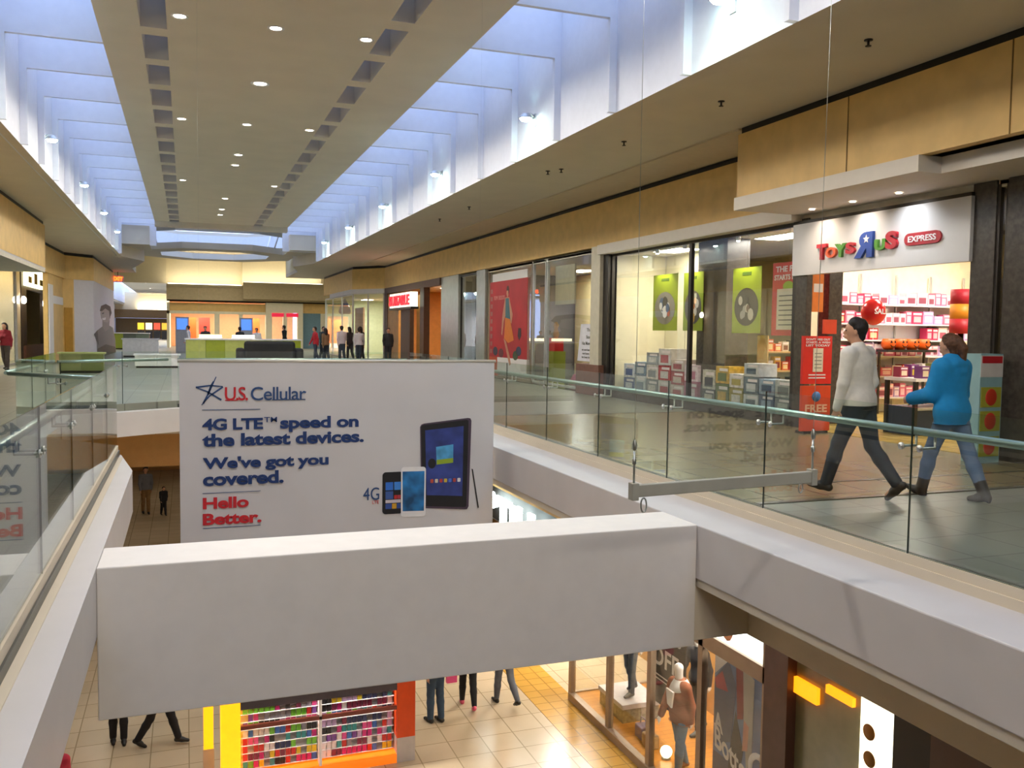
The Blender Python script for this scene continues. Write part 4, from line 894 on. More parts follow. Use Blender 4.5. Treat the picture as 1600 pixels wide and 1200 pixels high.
def ride_on(y, z, L_, cc, label):
    t = thing('toy_vehicle', label, 'toy', (10.6, y, z)); m_ = mat('toy_'+cc[1:], cc, .35)
    MB().prism([(y-L_/2, z+.1), (y+L_/2, z+.1), (y+L_/2, z+.22), (y+L_*.15, z+.26), (y, z+.42), (y-L_*.2, z+.42), (y-L_*.3, z+.26), (y-L_/2, z+.24)], (10.45, 0, 0), (0,1,0), (0,0,1), (.3, 0, 0)).build('body', m_, t, .02)
    for q in (-.3, .3):
        for x in (10.43, 10.77): MB().lathe([(.001,-.03),(.1,-.03),(.1,.03),(.001,.03)], (x, y+q*L_, z+.1), (1,0,0)).build('wheel', BLACK, t)
    MB().box(10.5, 10.7, y-.15, y+.05, z+.26, z+.34).build('seat', mat('toy_blue', '#3A7FC0', .4), t)
ride_on(23.3, .015, 1.3, '#C8306E', 'pink ride-on toy vehicle on the dark store floor, larger one on the left')
ride_on(22.0, .015, .6, '#E04A8E', 'smaller pink ride-on toy vehicle on the dark store floor, beside the brown plinth')
# dim racks in the dark store
for k in range(3):
    t = thing('clothes_rack', 'dim empty clothes rack at the back of the dark store, %s' % ('left', 'middle', 'right')[k], 'rack', (12.4, 22.0+k*.9, 0), 'racks in the dark store')
    for y in (21.8+k*.9, 22.4+k*.9): MB().tube([(12.4, y, .012), (12.4, y, 1.6)], .02).build('upright', STEEL, t)
    MB().tube([(12.4, 21.7+k*.9, 1.6), (12.4, 22.5+k*.9, 1.6)], .02).build('rail', STEEL, t)
# red fashion poster
rp = thing('window_poster', 'tall red poster of a woman in a teal top and orange skirt', 'poster', (10.24, 28, .6))
PX = 10.125
B(PX, PX+.015, 26.2, 29.85, .75, 3.35).build('sheet', mat('poster_crimson', '#B81F28', .5, var=.15, scale=1.2), rp)
B(PX-.001, PX+.016, 26.2, 29.6, 3.35, 3.62).build('white_band', WHITE, rp); B(PX-.001, PX+.016, 26.2, 29.0, .3, .75).build('white_band', WHITE, rp); B(PX-.001, PX+.016, 29.0, 29.85, .1, .75).build('orange_band', mat('band_orange', '#C8532A', .5), rp)
def pp(name, pts, cc, d): MB().prism(pts, (PX-d, 0, 0), (0,1,0), (0,0,1), (.003, 0, 0)).build(name, mat('pp_'+cc[1:], cc, .5), rp)
pp('figure_print', [(28.0+.13*math.cos(k*.5236), 3.02+.15*math.sin(k*.5236)) for k in range(12)], '#4A2A20', .004)
pp('figure_print', [(28.02, 2.75), (28.12, 2.9), (28.1, 3.0), (27.95, 3.0), (27.93, 2.85)], '#C98F72', .006)
pp('figure_print', [(28.25, 2.78), (27.85, 2.78), (27.5, 2.2), (27.6, 1.9), (27.75, 1.95), (27.8, 2.3), (28.1, 2.3), (28.35, 2.0), (28.5, 1.5), (28.6, 1.55), (28.5, 2.2)], '#C98F72', .005)
pp('figure_print', [(28.2, 2.75), (27.9, 2.75), (27.75, 2.2), (27.7, 1.95), (28.2, 2.0)], '#3E6E78', .007)
pp('figure_print', [(28.2, 2.1), (27.75, 2.05), (27.45, 1.55), (27.35, 1.35), (27.9, 1.25), (28.3, 1.4)], '#DE7A1E', .008)
pp('figure_print', [(28.35, 1.4), (28.1, 1.3), (27.75, .85), (27.6, .55), (27.75, .5), (27.95, .8)], '#C98F72', .009)
pp('figure_print', [(26.7, 1.75), (26.95, 1.75), (27.0, 1.5), (26.85, 1.35), (26.68, 1.5)], '#3A2426', .006)
for k in range(9): pp('printed_mark', [(29.75, 3.1-k*.26), (29.55, 3.1-k*.26), (29.55, 2.95-k*.26), (29.75, 2.95-k*.26)], '#A86A62', .004)
for k, (y, z) in enumerate(((29.2, .95), (28.6, .9), (26.9, 1.0), (27.2, .85))): pp('printed_shape', [(y+.25*math.cos(j*.6283), z+.16*math.sin(j*.6283)) for j in range(10)], ('#3A3444', '#6A2A2C', '#37405A', '#4A5A3A')[k], .005)
text('lettering', 'new season', (PX, 29.4, 2.72), (0,-1,0), V_, 1.1, .14, mat('poster_pink', '#D88A84', .5), rp, .004)
# narrow lit window: lime column with red and wooden figures
t = thing('display_column', 'lime green display plinth topped with a red block in the narrow lit window', 'display', (10.7, 25.25, 0))
B(10.55, 10.95, 25.0, 25.6, .012, 1.05).build('plinth', mat('lime_paint', '#9AA22E', .5), t); B(10.6, 10.9, 25.05, 25.55, 1.05, 1.45).build('block', mat('stand_red', '#D8231C'), t)
MB().lathe([(.06,0),(.1,.12),(.05,.3),(.09,.4),(.03,.5)], (10.75, 25.3, 1.45)).build('figure', mat('pale_wood', '#C9A66E'), t)
# wooden portal store with red lit blade sign
WOOD = mat('portal_wood', '#B07A34', .45, var=.15, scale=3)
shop_shell(XS+.1, 16, 36.1, 46.9, 3.72, mat('amber_wall', '#C98B3E', .6), FLOOR_WOOD, False)
struct('trim_18', MB().box(9.98, 10.25, 36.0, 46.9, 3.55, 3.85).box(9.98, 10.25, 38.6, 39.3, 0, 3.55).box(9.98, 10.25, 46.3, 46.95, 0, 3.55), mat('portal_brown', '#5C4232', .5, var=.1))
struct('trim_19', MB().box(10.0, 10.2, 43.7, 46.2, 0, 3.5).box(10.3, 10.5, 40.3, 41.2, 0, 3.3), WOOD)
struct('trim_20', MB().box(10.0, 10.2, 41.3, 43.2, 0, 3.3), mat('portal_brown', '#5C4232'))
panel_light(12, 41.5, 3.72, 'warm ceiling light inside the wooden portal store', power=110, col=WARM, es=8)
bs = thing('lit_sign', 'red lettered box sign with glowing white side over the wooden portal store', 'sign', (9.8, 41.5, 3.0))
B(9.62, 9.95, 39.6, 44.0, 2.72, 3.4).build('cabinet', mat('sign_side', '#EAF2E4', .5, emit='#E6F2DC', es=.6), bs)
B(9.60, 9.97, 39.5, 44.1, 2.62, 2.72).build('base_tray', DARKMET, bs)
text('lettering', 'SUITABLE', (9.62, 43.9, 2.8), (0,-1,0), V_, 4.1, .5, mat('letter_glow_red', '#E01828', .4, emit='#FF1020', es=.9), bs, .06, .035)
t = thing('store_shelf', 'lit white shelf with pale garments inside the wooden portal store', 'shelf', (11.5, 39.7, 0))
for z in (.6, 1.4, 2.2): B(11.4, 11.9, 39.0, 40.4, z-.04, z).build('shelf', WHITE, t)
B(11.88, 11.92, 39.0, 40.4, .012, 2.6).build('back_panel', WHITE, t)
# far corner store: glass front on the chamfer
PGW = mat('pale_green_wall', '#C6CFA8', .6)
struct('wall_shop', MB().box(15, 15.1, 47, 60, 0, 3.6).box(10.3, 15, 47.0, 47.1, 0, 3.6).box(8.75, 15, 60, 60.06, 0, 3.6), PGW)
struct('floor_shop', MB().prism([(8.75, 49.3), (10.1, 47.1), (15, 47.1), (15, 60), (8.75, 60)], (0,0,0), (1,0,0), (0,1,0), (0,0,.012)), FLOOR_BAND)
struct('ceiling_shop', MB().prism([(8.75, 49.3), (10.1, 47.1), (15, 47.1), (15, 60), (8.75, 60)], (0,0,3.58), (1,0,0), (0,1,0), (0,0,.08)), mat('shop_ceiling', '#D8D2C4'))
struct('wall_shop_panel', B(11.2, 11.3, 49.5, 51.5, 0, 2.4), mat('sage_panel', '#8A9A6E', .6))
wt = bpy.data.objects.new('window_18', None); COL.objects.link(wt); wt['kind'] = 'structure'
MB().prism([(8.70, 49.25), (9.98, 47.08), (9.99, 47.09), (8.71, 49.26)], (0,0,.1), (1,0,0), (0,1,0), (0,0,3.45)).build('pane', SHOPGLASS, wt)
q = MB()
for t_ in (0, .5, 1): q.box(8.70+1.28*t_-.04, 8.70+1.28*t_+.04, 49.25-2.17*t_-.04, 49.25-2.17*t_+.04, 0, 3.6)
q.build('frame', ALU, wt)
shop_window(10, 49.3, 59.5, .1, 3.55, (53, 56.5), .08, ALU, x=8.7)
panel_light(11.5, 50, 3.57, 'ceiling light in the far corner store, nearer one', power=110, es=6); panel_light(11, 57, 3.57, 'ceiling light in the far corner store, farther one', power=110, es=6)
t = thing('hanging_ornament', 'blue hanging paper ornament in the far corner store window', 'ornament', (9.3, 55.5, 3.0))
MB().lathe([(.02,.9),(.1,.7),(.25,.4),(.4,.0),(.3,-.15),(.001,-.15)], (9.3, 55.5, 2.75)).build('shade', mat('ornament_blue', '#6E8FD6', .5), t); MB().tube([(9.3, 55.5, 3.6), (9.3, 55.5, 3.3)], .02).build('cord', STEEL, t)
t = thing('folding_screen', 'peach coloured panel standing inside the far corner store', 'display panel', (10.2, 56, 0)); B(10.2, 10.3, 54.2, 57.0, .5, 3.0).build('board', mat('peach', '#E0B08A', .6), t); B(10.15, 10.35, 54.4, 56.8, .012, .5).build('foot', WHITE, t)

# ================================================================== LEFT WALKWAY
XLS = -6.6
def ly(px): return atx(px, 500, XLS).y
struct('wall_shop', MB().box(-12, XLS, 33.0, 33.1, 0, 4.6).box(-11, -10.9, 33, 52, 0, 4.6).box(-11, XLS, 41.2, 41.3, 0, 4.6).box(-11, XLS, 51.5, 51.6, 0, 4.6), CREAM)
struct('ceiling_shop', MB().box(-11, XLS, 33, 51.6, 4.6, 4.7).box(-6.6, -4.4, YB, 33.4, 3.40, 3.5), mat('shop_ceiling', '#D8D2C4'))
struct('wall_shop_header', B(-6.7, -6.6, 33, 51.6, 4.45, ZS), GOLD)
struct('pillar', MB().box(-6.75, -6.55, ly(24), ly(30), 0, 4.5), mat('cream_column', '#CFC8B4'))
shop_window(11, 33.1, ly(24), .1, 4.4, (36.8,), .08, ALU, x=XLS)
panel_light(-8.5, 37.5, 4.6, 'bright ceiling light in the white shop at the far left edge', power=160, es=9)
struct('wall_dark_front', MB().box(-6.7, -6.55, ly(32), ly(40), 0, 4.45).box(-6.7, -6.55, ly(66), ly(76), 0, 4.45).box(-6.7, -6.55, ly(40), ly(66), 3.2, 4.45).box(-6.7, -6.55, ly(40), ly(66), 0, .75), mat('dark_front', '#3A302C', .5))
struct('trim_21', B(-6.55, -6.45, ly(34), ly(68), 0, .75), BROWNSTONE)
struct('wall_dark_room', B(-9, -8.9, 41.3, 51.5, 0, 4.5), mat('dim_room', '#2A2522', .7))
t = thing('store_sign', 'cream glowing store sign over the dark storefront on the left walkway', 'sign', (-6.45, 46, 3.3))
a, b = atx(40, 432, -6.45), atx(67, 452, -6.45)
B(-6.54, -6.42, a.y, b.y, 3.35, 4.2).build('cabinet', mat('sign_cream', '#F0EAC0', .5, emit='#F3EDBE', es=1.6), t)
for k in range(4): B(-6.42, -6.41, a.y+.5+k*1.6, a.y+1.4+k*1.6, 3.5, 3.78+.2*(k % 2)).build('sign_shape', mat('sign_olive', '#5A5530', .6), t)
for k, px in enumerate((36, 69)):
    y = atx(px, 470, -6.45).y
    t = thing('wall_lamp', 'small glowing wall lamp on the %s side of the dark storefront at left' % ('near', 'far')[k], 'wall light', (-6.45, y, 2.7))
    B(-6.55, -6.5, y-.1, y+.1, 2.5, 2.9).build('back_plate', DARKMET, t); MB().ell((-6.42, y, 2.7), (.1, .14, .16)).build('bulb', mat('lamp_lens', '#FFF6E8'), t)
# golden return wall, door, white hoarding with the portrait
struct('wall_left_return', MB().prism([(-5.43, 42.0), (-5.43, 46.7), (-5.0, 47.15), (-5.2, 47.35), (-5.63, 46.9), (-5.63, 42.0)], (0,0,0), (1,0,0), (0,1,0), (0,0,3.9)), GOLD)
struct('door_1', MB().prism([(-5.36, 46.72), (-5.05, 47.05), (-5.08, 47.09), (-5.4, 46.76)], (0,0,.0), (1,0,0), (0,1,0), (0,0,2.5)), mat('door_ochre', '#B8872B', .5))
struct('trim_22', MB().box(-5.45, -5.40, 42, 43.3, 0, 3.4).box(-5.44, -5.40, 43.3, 46.6, 2.6, 2.95), WHITE)
hd_ = thing('hoarding', 'tall white hoarding with a grey portrait of a smiling person', 'hoarding', (-4.3, 50, 0))
MB().prism([(-5.0, 47.15), (-4.25, 47.95), (-4.2, 48.05), (-4.2, 60.8), (-4.4, 60.8), (-4.4, 48.2), (-5.2, 47.35)], (0,0,0), (1,0,0), (0,1,0), (0,0,3.845)).build('board', mat('hoarding_white', '#DAD6D8', .55, var=.02), hd_)
def hp(name, pts, cc, d): MB().prism([(lambda q: (q.y, q.z))(atx(px, py, -4.2)) for px, py in pts], (-4.2, 0, 0), (0,1,0), (0,0,1), (d, 0, 0)).build(name, mat('hp_'+cc[1:], cc, .6), hd_)
hp('portrait_print', [(147, 522), (152, 516), (160, 510), (168, 507), (176, 512), (180, 530), (181, 558), (152, 560), (151, 535)], '#7A7C74', .010)
hp('portrait_print', [(152, 545), (165, 538), (180, 542), (181, 558), (152, 560)], '#3F4636', .013)
hp('portrait_print', [(147, 522), (152, 516), (154, 540), (149, 528)], '#4A4B46', .013)
hp('portrait_print', [(160, 512), (160, 500), (171, 500), (170, 514), (164, 518)], '#8E8880', .014)
hp('portrait_print', [(157, 490), (158, 482), (163, 478), (169, 480), (172, 487), (172, 497), (168, 504), (162, 503), (158, 497)], '#A39C94', .016)
hp('portrait_print', [(156, 486), (158, 478), (165, 475), (172, 479), (174, 489), (171, 497), (170, 486), (164, 482), (159, 486)], '#2E2A28', .018)
hp('portrait_print', [(159, 497), (165, 496), (164, 500), (160, 500)], '#E8E6E2', .018)
hp('portrait_print', [(159, 489), (162, 488), (162, 490), (159, 491)], '#2E2A28', .018)
t = thing('exit_sign', 'small orange lit exit sign at the far left corner under the ceiling', 'exit sign', (-4.0, 61.5, 4.4))
B(-4.35, -3.65, 61.5, 61.56, 4.45, 4.85).build('cabinet', WHITE, t)
text('lettering', 'EXIT', (-4.28, 61.49, 4.53), U, V_, .56, .24, mat('exit_orange', '#FF4A12', .5, emit='#FF4510', es=4), t, .008, .02)
B(-4.02, -3.98, 61.52, 61.54, 4.85, ZS).build('bracket', DARKMET, t)
person('person in red top and dark trousers at the far left shop', (-6.15, 36.6, 0), R_(160), 1.68, hips=(4, -4), top='#8A2030', bottom='#4A4240', hair='#1C1512', fem=True, long_hair=True, h=.02)

# ================================================================== FAR COURT
ROOFZ = 7.7
hx, hy_ = 1.72, 57.0
oct_ = lambda r: [(hx+r*math.cos(R_(22.5+45*k)), hy_+r*math.sin(R_(22.5+45*k))) for k in range(8)]
rf = MB(); o1 = oct_(5.6)
rf.box(-12, 26, 47.2, hy_-5.18, ROOFZ, ROOFZ+.2).box(-12, 26, hy_+5.18, 77, ROOFZ, ROOFZ+.2).box(-12, hx-5.18, hy_-5.18, hy_+5.18, ROOFZ, ROOFZ+.2).box(hx+5.18, 26, hy_-5.18, hy_+5.18, ROOFZ, ROOFZ+.2)
for q in (0, 2, 4, 6):
    a, b = o1[q], o1[(q+1) % 8]
for sx in (-1, 1):
    for sy in (-1, 1):
        rf.prism([(hx+sx*5.18, hy_+sy*5.18), (hx+sx*2.15, hy_+sy*5.18), (hx+sx*5.18, hy_+sy*2.15)], (0,0,ROOFZ), (1,0,0), (0,1,0), (0,0,.2))
struct('ceiling_court', rf, SOFFIT)
def ring(r0, r1, z0, z1):
    m_ = MB(); a, b = oct_(r0), oct_(r1)
    for k in range(8):
        j = (k+1) % 8
        m_.quad((*a[k], z0), (*a[j], z0), (*b[j], z0), (*b[k], z0)); m_.quad((*a[k], z0), (*a[k], z1), (*a[j], z1), (*a[j], z0)); m_.quad((*b[k], z0), (*b[j], z0), (*b[j], z1), (*b[k], z1)); m_.quad((*a[k], z1), (*b[k], z1), (*b[j], z1), (*a[j], z1))
    return m_
struct('ceiling_ring', ring(3.3, 4.9, 6.0, 6.35), SOFFIT)
struct('ceiling_ring', ring(5.55, 5.75, 6.9, ROOFZ), WELL)
for k in range(4):
    a_ = R_(45+90*k); p0 = Vector((hx+4.5*math.cos(a_), hy_+4.5*math.sin(a_), 6.3))
    struct('ceiling_hanger', MB().tube([p0, p0+Vector((.6*math.cos(a_), .6*math.sin(a_), 1.5))], .05), WHITE)
struct('window_12', MB().prism(oct_(5.6), (0,0,ROOFZ+.22), (1,0,0), (0,1,0), (0,0,.02)), SHOPGLASS)
l = lamp('sky_portal', 'AREA', (hx, hy_, ROOFZ+.19), 1, (1,1,1), size=10.3, sy=10.3); l.data.cycles.is_portal = True
# ends of the central ceiling and stepped bulkheads beside the wells
struct('trim_23', MB().box(CX0, CX1, 44.6, 45.2, ZC-.22, ZC).box(-2.9, -1.6, 46.5, 50, 5.6, 6.5).box(CX1+.3, WR-.05, 46.4, 50, 5.62, 6.4), SOFFIT)
struct('trim_24', MB().prism([(-2.95, 47.2), (-2.0, 50.5), (-2.6, 55), (-3.4, 60), (-3.6, 60), (-3.2, 47.2)], (0,0,ZS-.03), (1,0,0), (0,1,0), (0,0,.6)).prism([(6.4, 47.2), (5.6, 50.5), (6.4, 55), (7.4, 60), (7.6, 60), (6.6, 47.2)], (0,0,ZS-.03), (1,0,0), (0,1,0), (0,0,.6)), SOFFIT)
struct('wall_court_side', MB().box(18.5, 26, 61.9, 62.1, 0, ROOFZ).box(26, 26.2, 62, 77, 0, ROOFZ).box(-12.2, -12, 62, 77, 0, ROOFZ).box(-12, -2.95, 61.8, 62, ZS, ROOFZ).box(6.4, 18.5, 61.8, 62, ZS, ROOFZ).box(-3.2, -2.95, 47, 62, ZS+.2, ROOFZ).box(6.4, 6.6, 47, 62, ZS+.2, ROOFZ), CREAM)
# far wall with cove lights
COVEW = mat('cove_wall', '#E6D8B4', .6, var=.02)
struct('wall_far', MB().box(-1.4, 26, 76.8, 77, 4.9, ROOFZ).box(4.4, 10.8, 76.4, 76.8, 5.35, ROOFZ), COVEW)
struct('wall_far_lintel', MB().box(-12, -1.4, 76.6, 77, 5.15, ROOFZ), COVEW)
struct('trim_25', MB().box(-1.4, 4.4, 75.4, 75.55, 4.85, 5.08).box(4.4, 10.9, 75.0, 75.15, 5.1, 5.36).box(-1.4, 26, 75.4, 76.8, 3.85, 4.88).box(4.4, 26, 75.0, 76.4, 4.0, 5.12), mat('bulkhead', '#B9A884', .7))
for k, (x0, x1, y, z) in enumerate(((-1.3, 4.3, 75.8, 4.95), (4.5, 10.8, 75.5, 5.2))):
    t = thing('cove_light', 'long warm cove light along the far court wall, %s section' % ('left lower', 'right higher')[k], 'cove light', ((x0+x1)/2, y, z), 'cove lights on the far wall')
    MB().tube([(x0, y, z+.12), (x1, y, z+.12)], .09).build('tube', mat('cove_tube', '#FFF2CF', .5, emit='#FFF4DA', es=1.8), t); B(x0, x1, y-.05, y+.05, z, z+.04).build('batten', WHITE, t)
    l = lamp('cove_glow', 'AREA', ((x0+x1)/2, y+.1, z+.25), 22, (1, .93, .76), size=x1-x0, sy=.2, aim=((x0+x1)/2, y+1.0, z+2.5))
# shopfronts across the court
struct('wall_far_fascia', MB().box(-1.4, 6.2, 76.0, 76.3, 2.95, 3.62).box(9.2, 26, 76.0, 76.3, 2.95, 3.75), GOLD)
struct('trim_26', MB().box(-1.4, 26, 76.1, 76.4, 3.75, 3.87), BLACK)
struct('trim_27', MB().box(-1.4, 6.2, 75.8, 76.2, 2.75, 2.97).box(6.2, 9.2, 75.6, 76.2, 2.95, 3.75).box(6.2, 6.7, 75.6, 76.2, 0, 2.95).box(7.6, 7.9, 75.6, 76.2, 0, 2.95).box(8.75, 9.2, 75.6, 76.2, 0, 2.95), CREAM)
struct('wall_far_panel', B(9.2, 10.7, 76.0, 76.2, 0, 2.95), mat('blue_grey_panel', '#6F8F9C', .6))
struct('wall_far_panel', MB().box(10.7, 26, 76.0, 76.2, 0, 2.95).box(-1.4, -1.2, 75.8, 84, 0, 3.6).box(2.2, 2.6, 75.9, 76.2, 0, 2.8).box(4.1, 4.4, 75.9, 76.2, 0, 2.8), CREAM)
struct('wall_far_room', MB().box(-1.2, 9.2, 83, 83.2, 0, 3.7).box(-1.2, 9.2, 76.3, 83, 3.7, 3.8), mat('orange_room', '#D9A070', .6))
for k, (x, nm) in enumerate(((7.15, 'left'), (8.32, 'right'))):
    t = thing('shop_sign', 'small red sign above the %s doorway of the cream far shopfront' % nm, 'sign', (x, 75.6, 2.7))
    B(x-.48, x+.48, 75.5, 75.6, 2.62, 2.92).build('board', mat('far_red', '#B5203A', .5, emit='#C01838', es=.4), t)
for x, pw in ((.8, 90), (3.4, 90), (5.3, 90), (7.6, 70)): panel_light(x, 79, 3.69, 'bright ceiling light in the orange far shop, %s' % {.8: 'leftmost', 3.4: 'second', 5.3: 'third', 7.6: 'behind the two red signs'}[x], power=pw, col=WARM, es=10)
for k, x in enumerate((-.6, 3.3)):
    t = thing('info_screen', 'blue lit information pillar before the far shops, %s one' % ('left', 'right')[k], 'screen', (x+.3, 60, 0), 'blue information pillars')
    B(x, x+.8, 60, 60.3, 0, 2.3).build('pillar_body', mat('pillar_grey', '#A9A4A0', .5), t); B(x+.08, x+.72, 59.97, 60, 1.5, 2.2).build('display', mat('screen_blue', '#4F79C8', .5, emit='#4A78D0', es=.5), t)
for k, (x, cc) in enumerate(((.4, '#E0581F'), (1.5, '#D8382A'), (4.8, '#E8702A'), (5.6, '#E05A1F'))):
    t = thing('shop_panel_display', '%s display panel inside the far shop, %s' % (('orange', 'red', 'bright orange', 'dark orange')[k], ('leftmost', 'second from left', 'third from left', 'rightmost')[k]), 'display', (x, 80, 0), 'orange display panels')
    B(x-.45, x+.45, 80, 80.1, .4, 2.5).build('panel_face', mat('disp_'+cc[1:], cc, .5), t); B(x-.3, x+.3, 79.9, 80.2, 0, .4).build('foot', WHITE, t)
# lime kiosk counter, charcoal sofa, white counters, low lime wall
def kiosk(label, x0, x1, y0, y1, z1, cols2, topm=None, cat='counter', name='kiosk_counter'):
    t = thing(name, label, cat, ((x0+x1)/2, (y0+y1)/2, 0)); n = max(2, int((x1-x0)/.8)); wd = (x1-x0)/n
    for k in range(n): B(x0+k*wd+.005, x0+(k+1)*wd-.005, y0, y1, .08, z1-.06).build('front_panel', mat('kc_'+cols2[k % len(cols2)][1:], cols2[k % len(cols2)], .4), t)
    B(x0-.05, x1+.05, y0-.05, y1+.05, z1-.06, z1).build('worktop', topm or WHITE, t); B(x0+.05, x1-.05, y0+.05, y1-.05, 0, .08).build('plinth', DARKMET, t); return t
kiosk('long lime and cream kiosk counter behind the charcoal sofa', .0, 5.25, 44, 44.9, 1.12, ('#B8BE62', '#9AA61E', '#B8BE62', '#C2C679'))
for k, x in enumerate((1.1, 2.6)):
    t = thing('display_case', 'glowing glass display case on the lime kiosk counter, %s' % ('left', 'right')[k], 'display case', (x, 44.4, 1.12), 'glowing cases on the kiosk')
    B(x-.55, x+.55, 44.2, 44.8, 1.12, 1.16).build('base_tray', WHITE, t); B(x-.5, x+.5, 44.25, 44.75, 1.16, 1.30).build('lit_body', mat('case_glow', '#FFF0C0', .5, emit='#FFEEB8', es=2.0), t)
so = thing('sofa', 'charcoal lounge sofa seen from behind above the banner', 'sofa', (3.4, 40, 0)); SF = mat('charcoal_fabric', '#2B2928', .85, bump=.1)
B(2.35, 4.5, 39.6, 39.9, .25, 1.08).build('backrest', SF, so, .12); B(2.15, 4.7, 39.7, 40.6, .12, .55).build('seat', SF, so, .08)
for x, nm in ((2.05, 0), (4.5, 1)): B(x, x+.35, 39.6, 40.6, .12, .78).build('arm', SF, so, .1)
for x in (2.2, 4.6):
    for y in (39.7, 40.5): B(x-.04, x+.04, y-.04, y+.04, 0, .12).build('leg', DARKMET, so)
kiosk('white counter left of the lime kiosk, beyond the far railing', -3.2, -1.4, 52, 53, 1.0, ('#F4F2EE',)); kiosk('low white counter nearest the far railing, at left', -1.9, -.25, 38, 38.8, .55, ('#F0EEEA',))
kiosk('lime low partition before the hoarding on the left walkway', -4.1, -2.7, 34, 34.5, .72, ('#989C66', '#868A50'), mat('lime_top', '#B9BF7A', .5)); kiosk('grey and lime kiosk far down the left side', -6.0, -2.5, 70, 71, 1.2, ('#6E7A6A', '#9AA63A', '#59615A'))
# shoppers in the court
for k, (x, y, yaw, H, tp, bt, hr, lh, lb) in enumerate((
    (5.95, 44.0, 100, 1.72, '#B3202C', '#3A4050', '#2A1C14', False, 'person in red top behind the railing, left of the crowd'),
    (6.3, 43.0, 20, 1.66, '#8A6A4A', '#2B3038', '#1C120E', True, 'person with long dark hair and brown top in the crowd'),
    (7.15, 43.5, 10, 1.78, '#DAD6DA', '#3A4452', '#1C1512', False, 'person in white shirt standing in the crowd, left one of two'),
    (7.9, 43.0, -20, 1.70, '#D2CCCF', '#2E3440', '#231812', False, 'person in white shirt standing in the crowd, right one of two'),
    (8.25, 44.5, 15, 1.76, '#2A2528', '#23262C', '#17110E', True, 'person in dark jacket at the right end of the crowd'),
    (7.9, 45.6, 30, 1.74, '#2B2226', '#2A2A30', '#17110E', True, 'dark haired person in the rear of the crowd'),
    (6.75, 47.0, 200, 1.74, '#3A4A50', '#2A2E36', '#17110E', False, 'person in slate top facing the camera behind the crowd'),
    (5.35, 52.5, 60, 1.80, '#17171A', '#17171A', '#15100D', False, 'person in black beside the right end of the lime kiosk'),
    (3.5, 48.2, 150, 1.62, '#E2E0E2', '#3A3F4A', '#1C1512', False, 'person in white behind the lime kiosk counter, right side'),
    (2.7, 49.0, 20, 1.66, '#23262A', '#202228', '#1C1512', False, 'person in black behind the lime kiosk counter, middle'),
    (.95, 48.0, 170, 1.68, '#3A3436', '#2A2E36', '#1C1512', False, 'person in dark grey behind the lime kiosk counter, left side'),
    (.15, 48.6, 80, 1.70, '#D9D5DA', '#2F3540', '#2B1D14', False, 'person in pale shirt at the left end of the lime kiosk'),
    (9.0, 41.5, 170, 1.70, '#33353A', '#2A2A30', '#1C1512', False, 'person in charcoal beside the wooden portal store'))):
    person(lb, (x, y, 0), R_(yaw), H, hips=(6, -6), top=tp, bottom=bt, hair=hr, long_hair=lh, h=.024, fem=lh)
for k in range(6):
    a_ = k*60
for k, (x, y) in enumerate(((-2.0, 66), (5.5, 66), (1.72, 70), (12, 68), (8.0, 64.5))):
    t = thing('recessed_downlight', 'warm recessed downlight in the far court ceiling, %s' % ('left', 'right', 'centre', 'far right', 'nearest the corner')[k], 'ceiling light', (x, y, ROOFZ), 'downlights in the far court')
    MB().lathe([(.2, .0), (.24, -.02), (.26, .0)], (x, y, ROOFZ)).build('trim_ring', WHITE, t); MB().lathe([(.001, -.006), (.2, -.006)], (x, y, ROOFZ)).build('lens', mat('lamp_lens', '#FFF6E8'), t)
    lamp('court_beam', 'SPOT', (x, y, ROOFZ-.05), 500, WARM, size=.3, spot=165, blend=1.0)
# next wing of the mall beyond the court, seen at the left
struct('ceiling_wing', MB().box(-6.4, -1.7, 82, 138, 6.4, 6.6).box(-12, -8.2, 77, 150, 4.8, 5.0).box(.2, 4, 84, 150, 4.8, 5.0), SOFFIT)
struct('wall_wing', MB().box(-8.3, -8.1, 77, 150, 5.0, 7.4).box(.1, .3, 77, 150, 5.0, 7.4).box(-9.6, -9.4, 77, 150, 0, 4.8).box(1.2, 1.4, 84, 150, 0, 4.8), WELL)
struct('wall_wing_end', MB().box(-12, 4, 138, 138.3, 4.0, 6.6), COVEW)
struct('wall_wing_end', MB().box(-12, 4, 137.2, 138, 2.9, 4.1).box(-12, 4, 139, 139.2, 0, 2.9), mat('wing_brown', '#8A6A3C', .6))
t = thing('cove_light', 'warm cove light at the end of the distant wing', 'cove light', (-4, 137.6, 4.2)); MB().tube([(-6.4, 137.6, 4.25), (-1.7, 137.6, 4.25)], .12).build('tube', mat('cove_tube', '#FFF2CF'), t); B(-6.4, -1.7, 137.5, 137.7, 4.1, 4.14).build('batten', WHITE, t)
lamp('cove_glow', 'AREA', (-4, 137.5, 4.5), 40, (1, .93, .76), size=4.5, sy=.3, aim=(-4, 139, 7))
for k, y in enumerate((92, 104, 118)):
    t = thing('recessed_downlight', 'recessed downlight in the distant wing ceiling, %s' % ('nearest', 'middle', 'farthest')[k], 'ceiling light', (-4.0, y, 6.4), 'downlights in the distant wing')
    MB().lathe([(.2, .0), (.24, -.02), (.26, .0)], (-4.0, y, 6.4)).build('trim_ring', WHITE, t); MB().lathe([(.001, -.006), (.2, -.006)], (-4.0, y, 6.4)).build('lens', mat('lamp_lens', '#FFF6E8'), t)
    lamp('wing_beam', 'SPOT', (-4.0, y, 6.3), 1500, WARM, size=.3, spot=140)
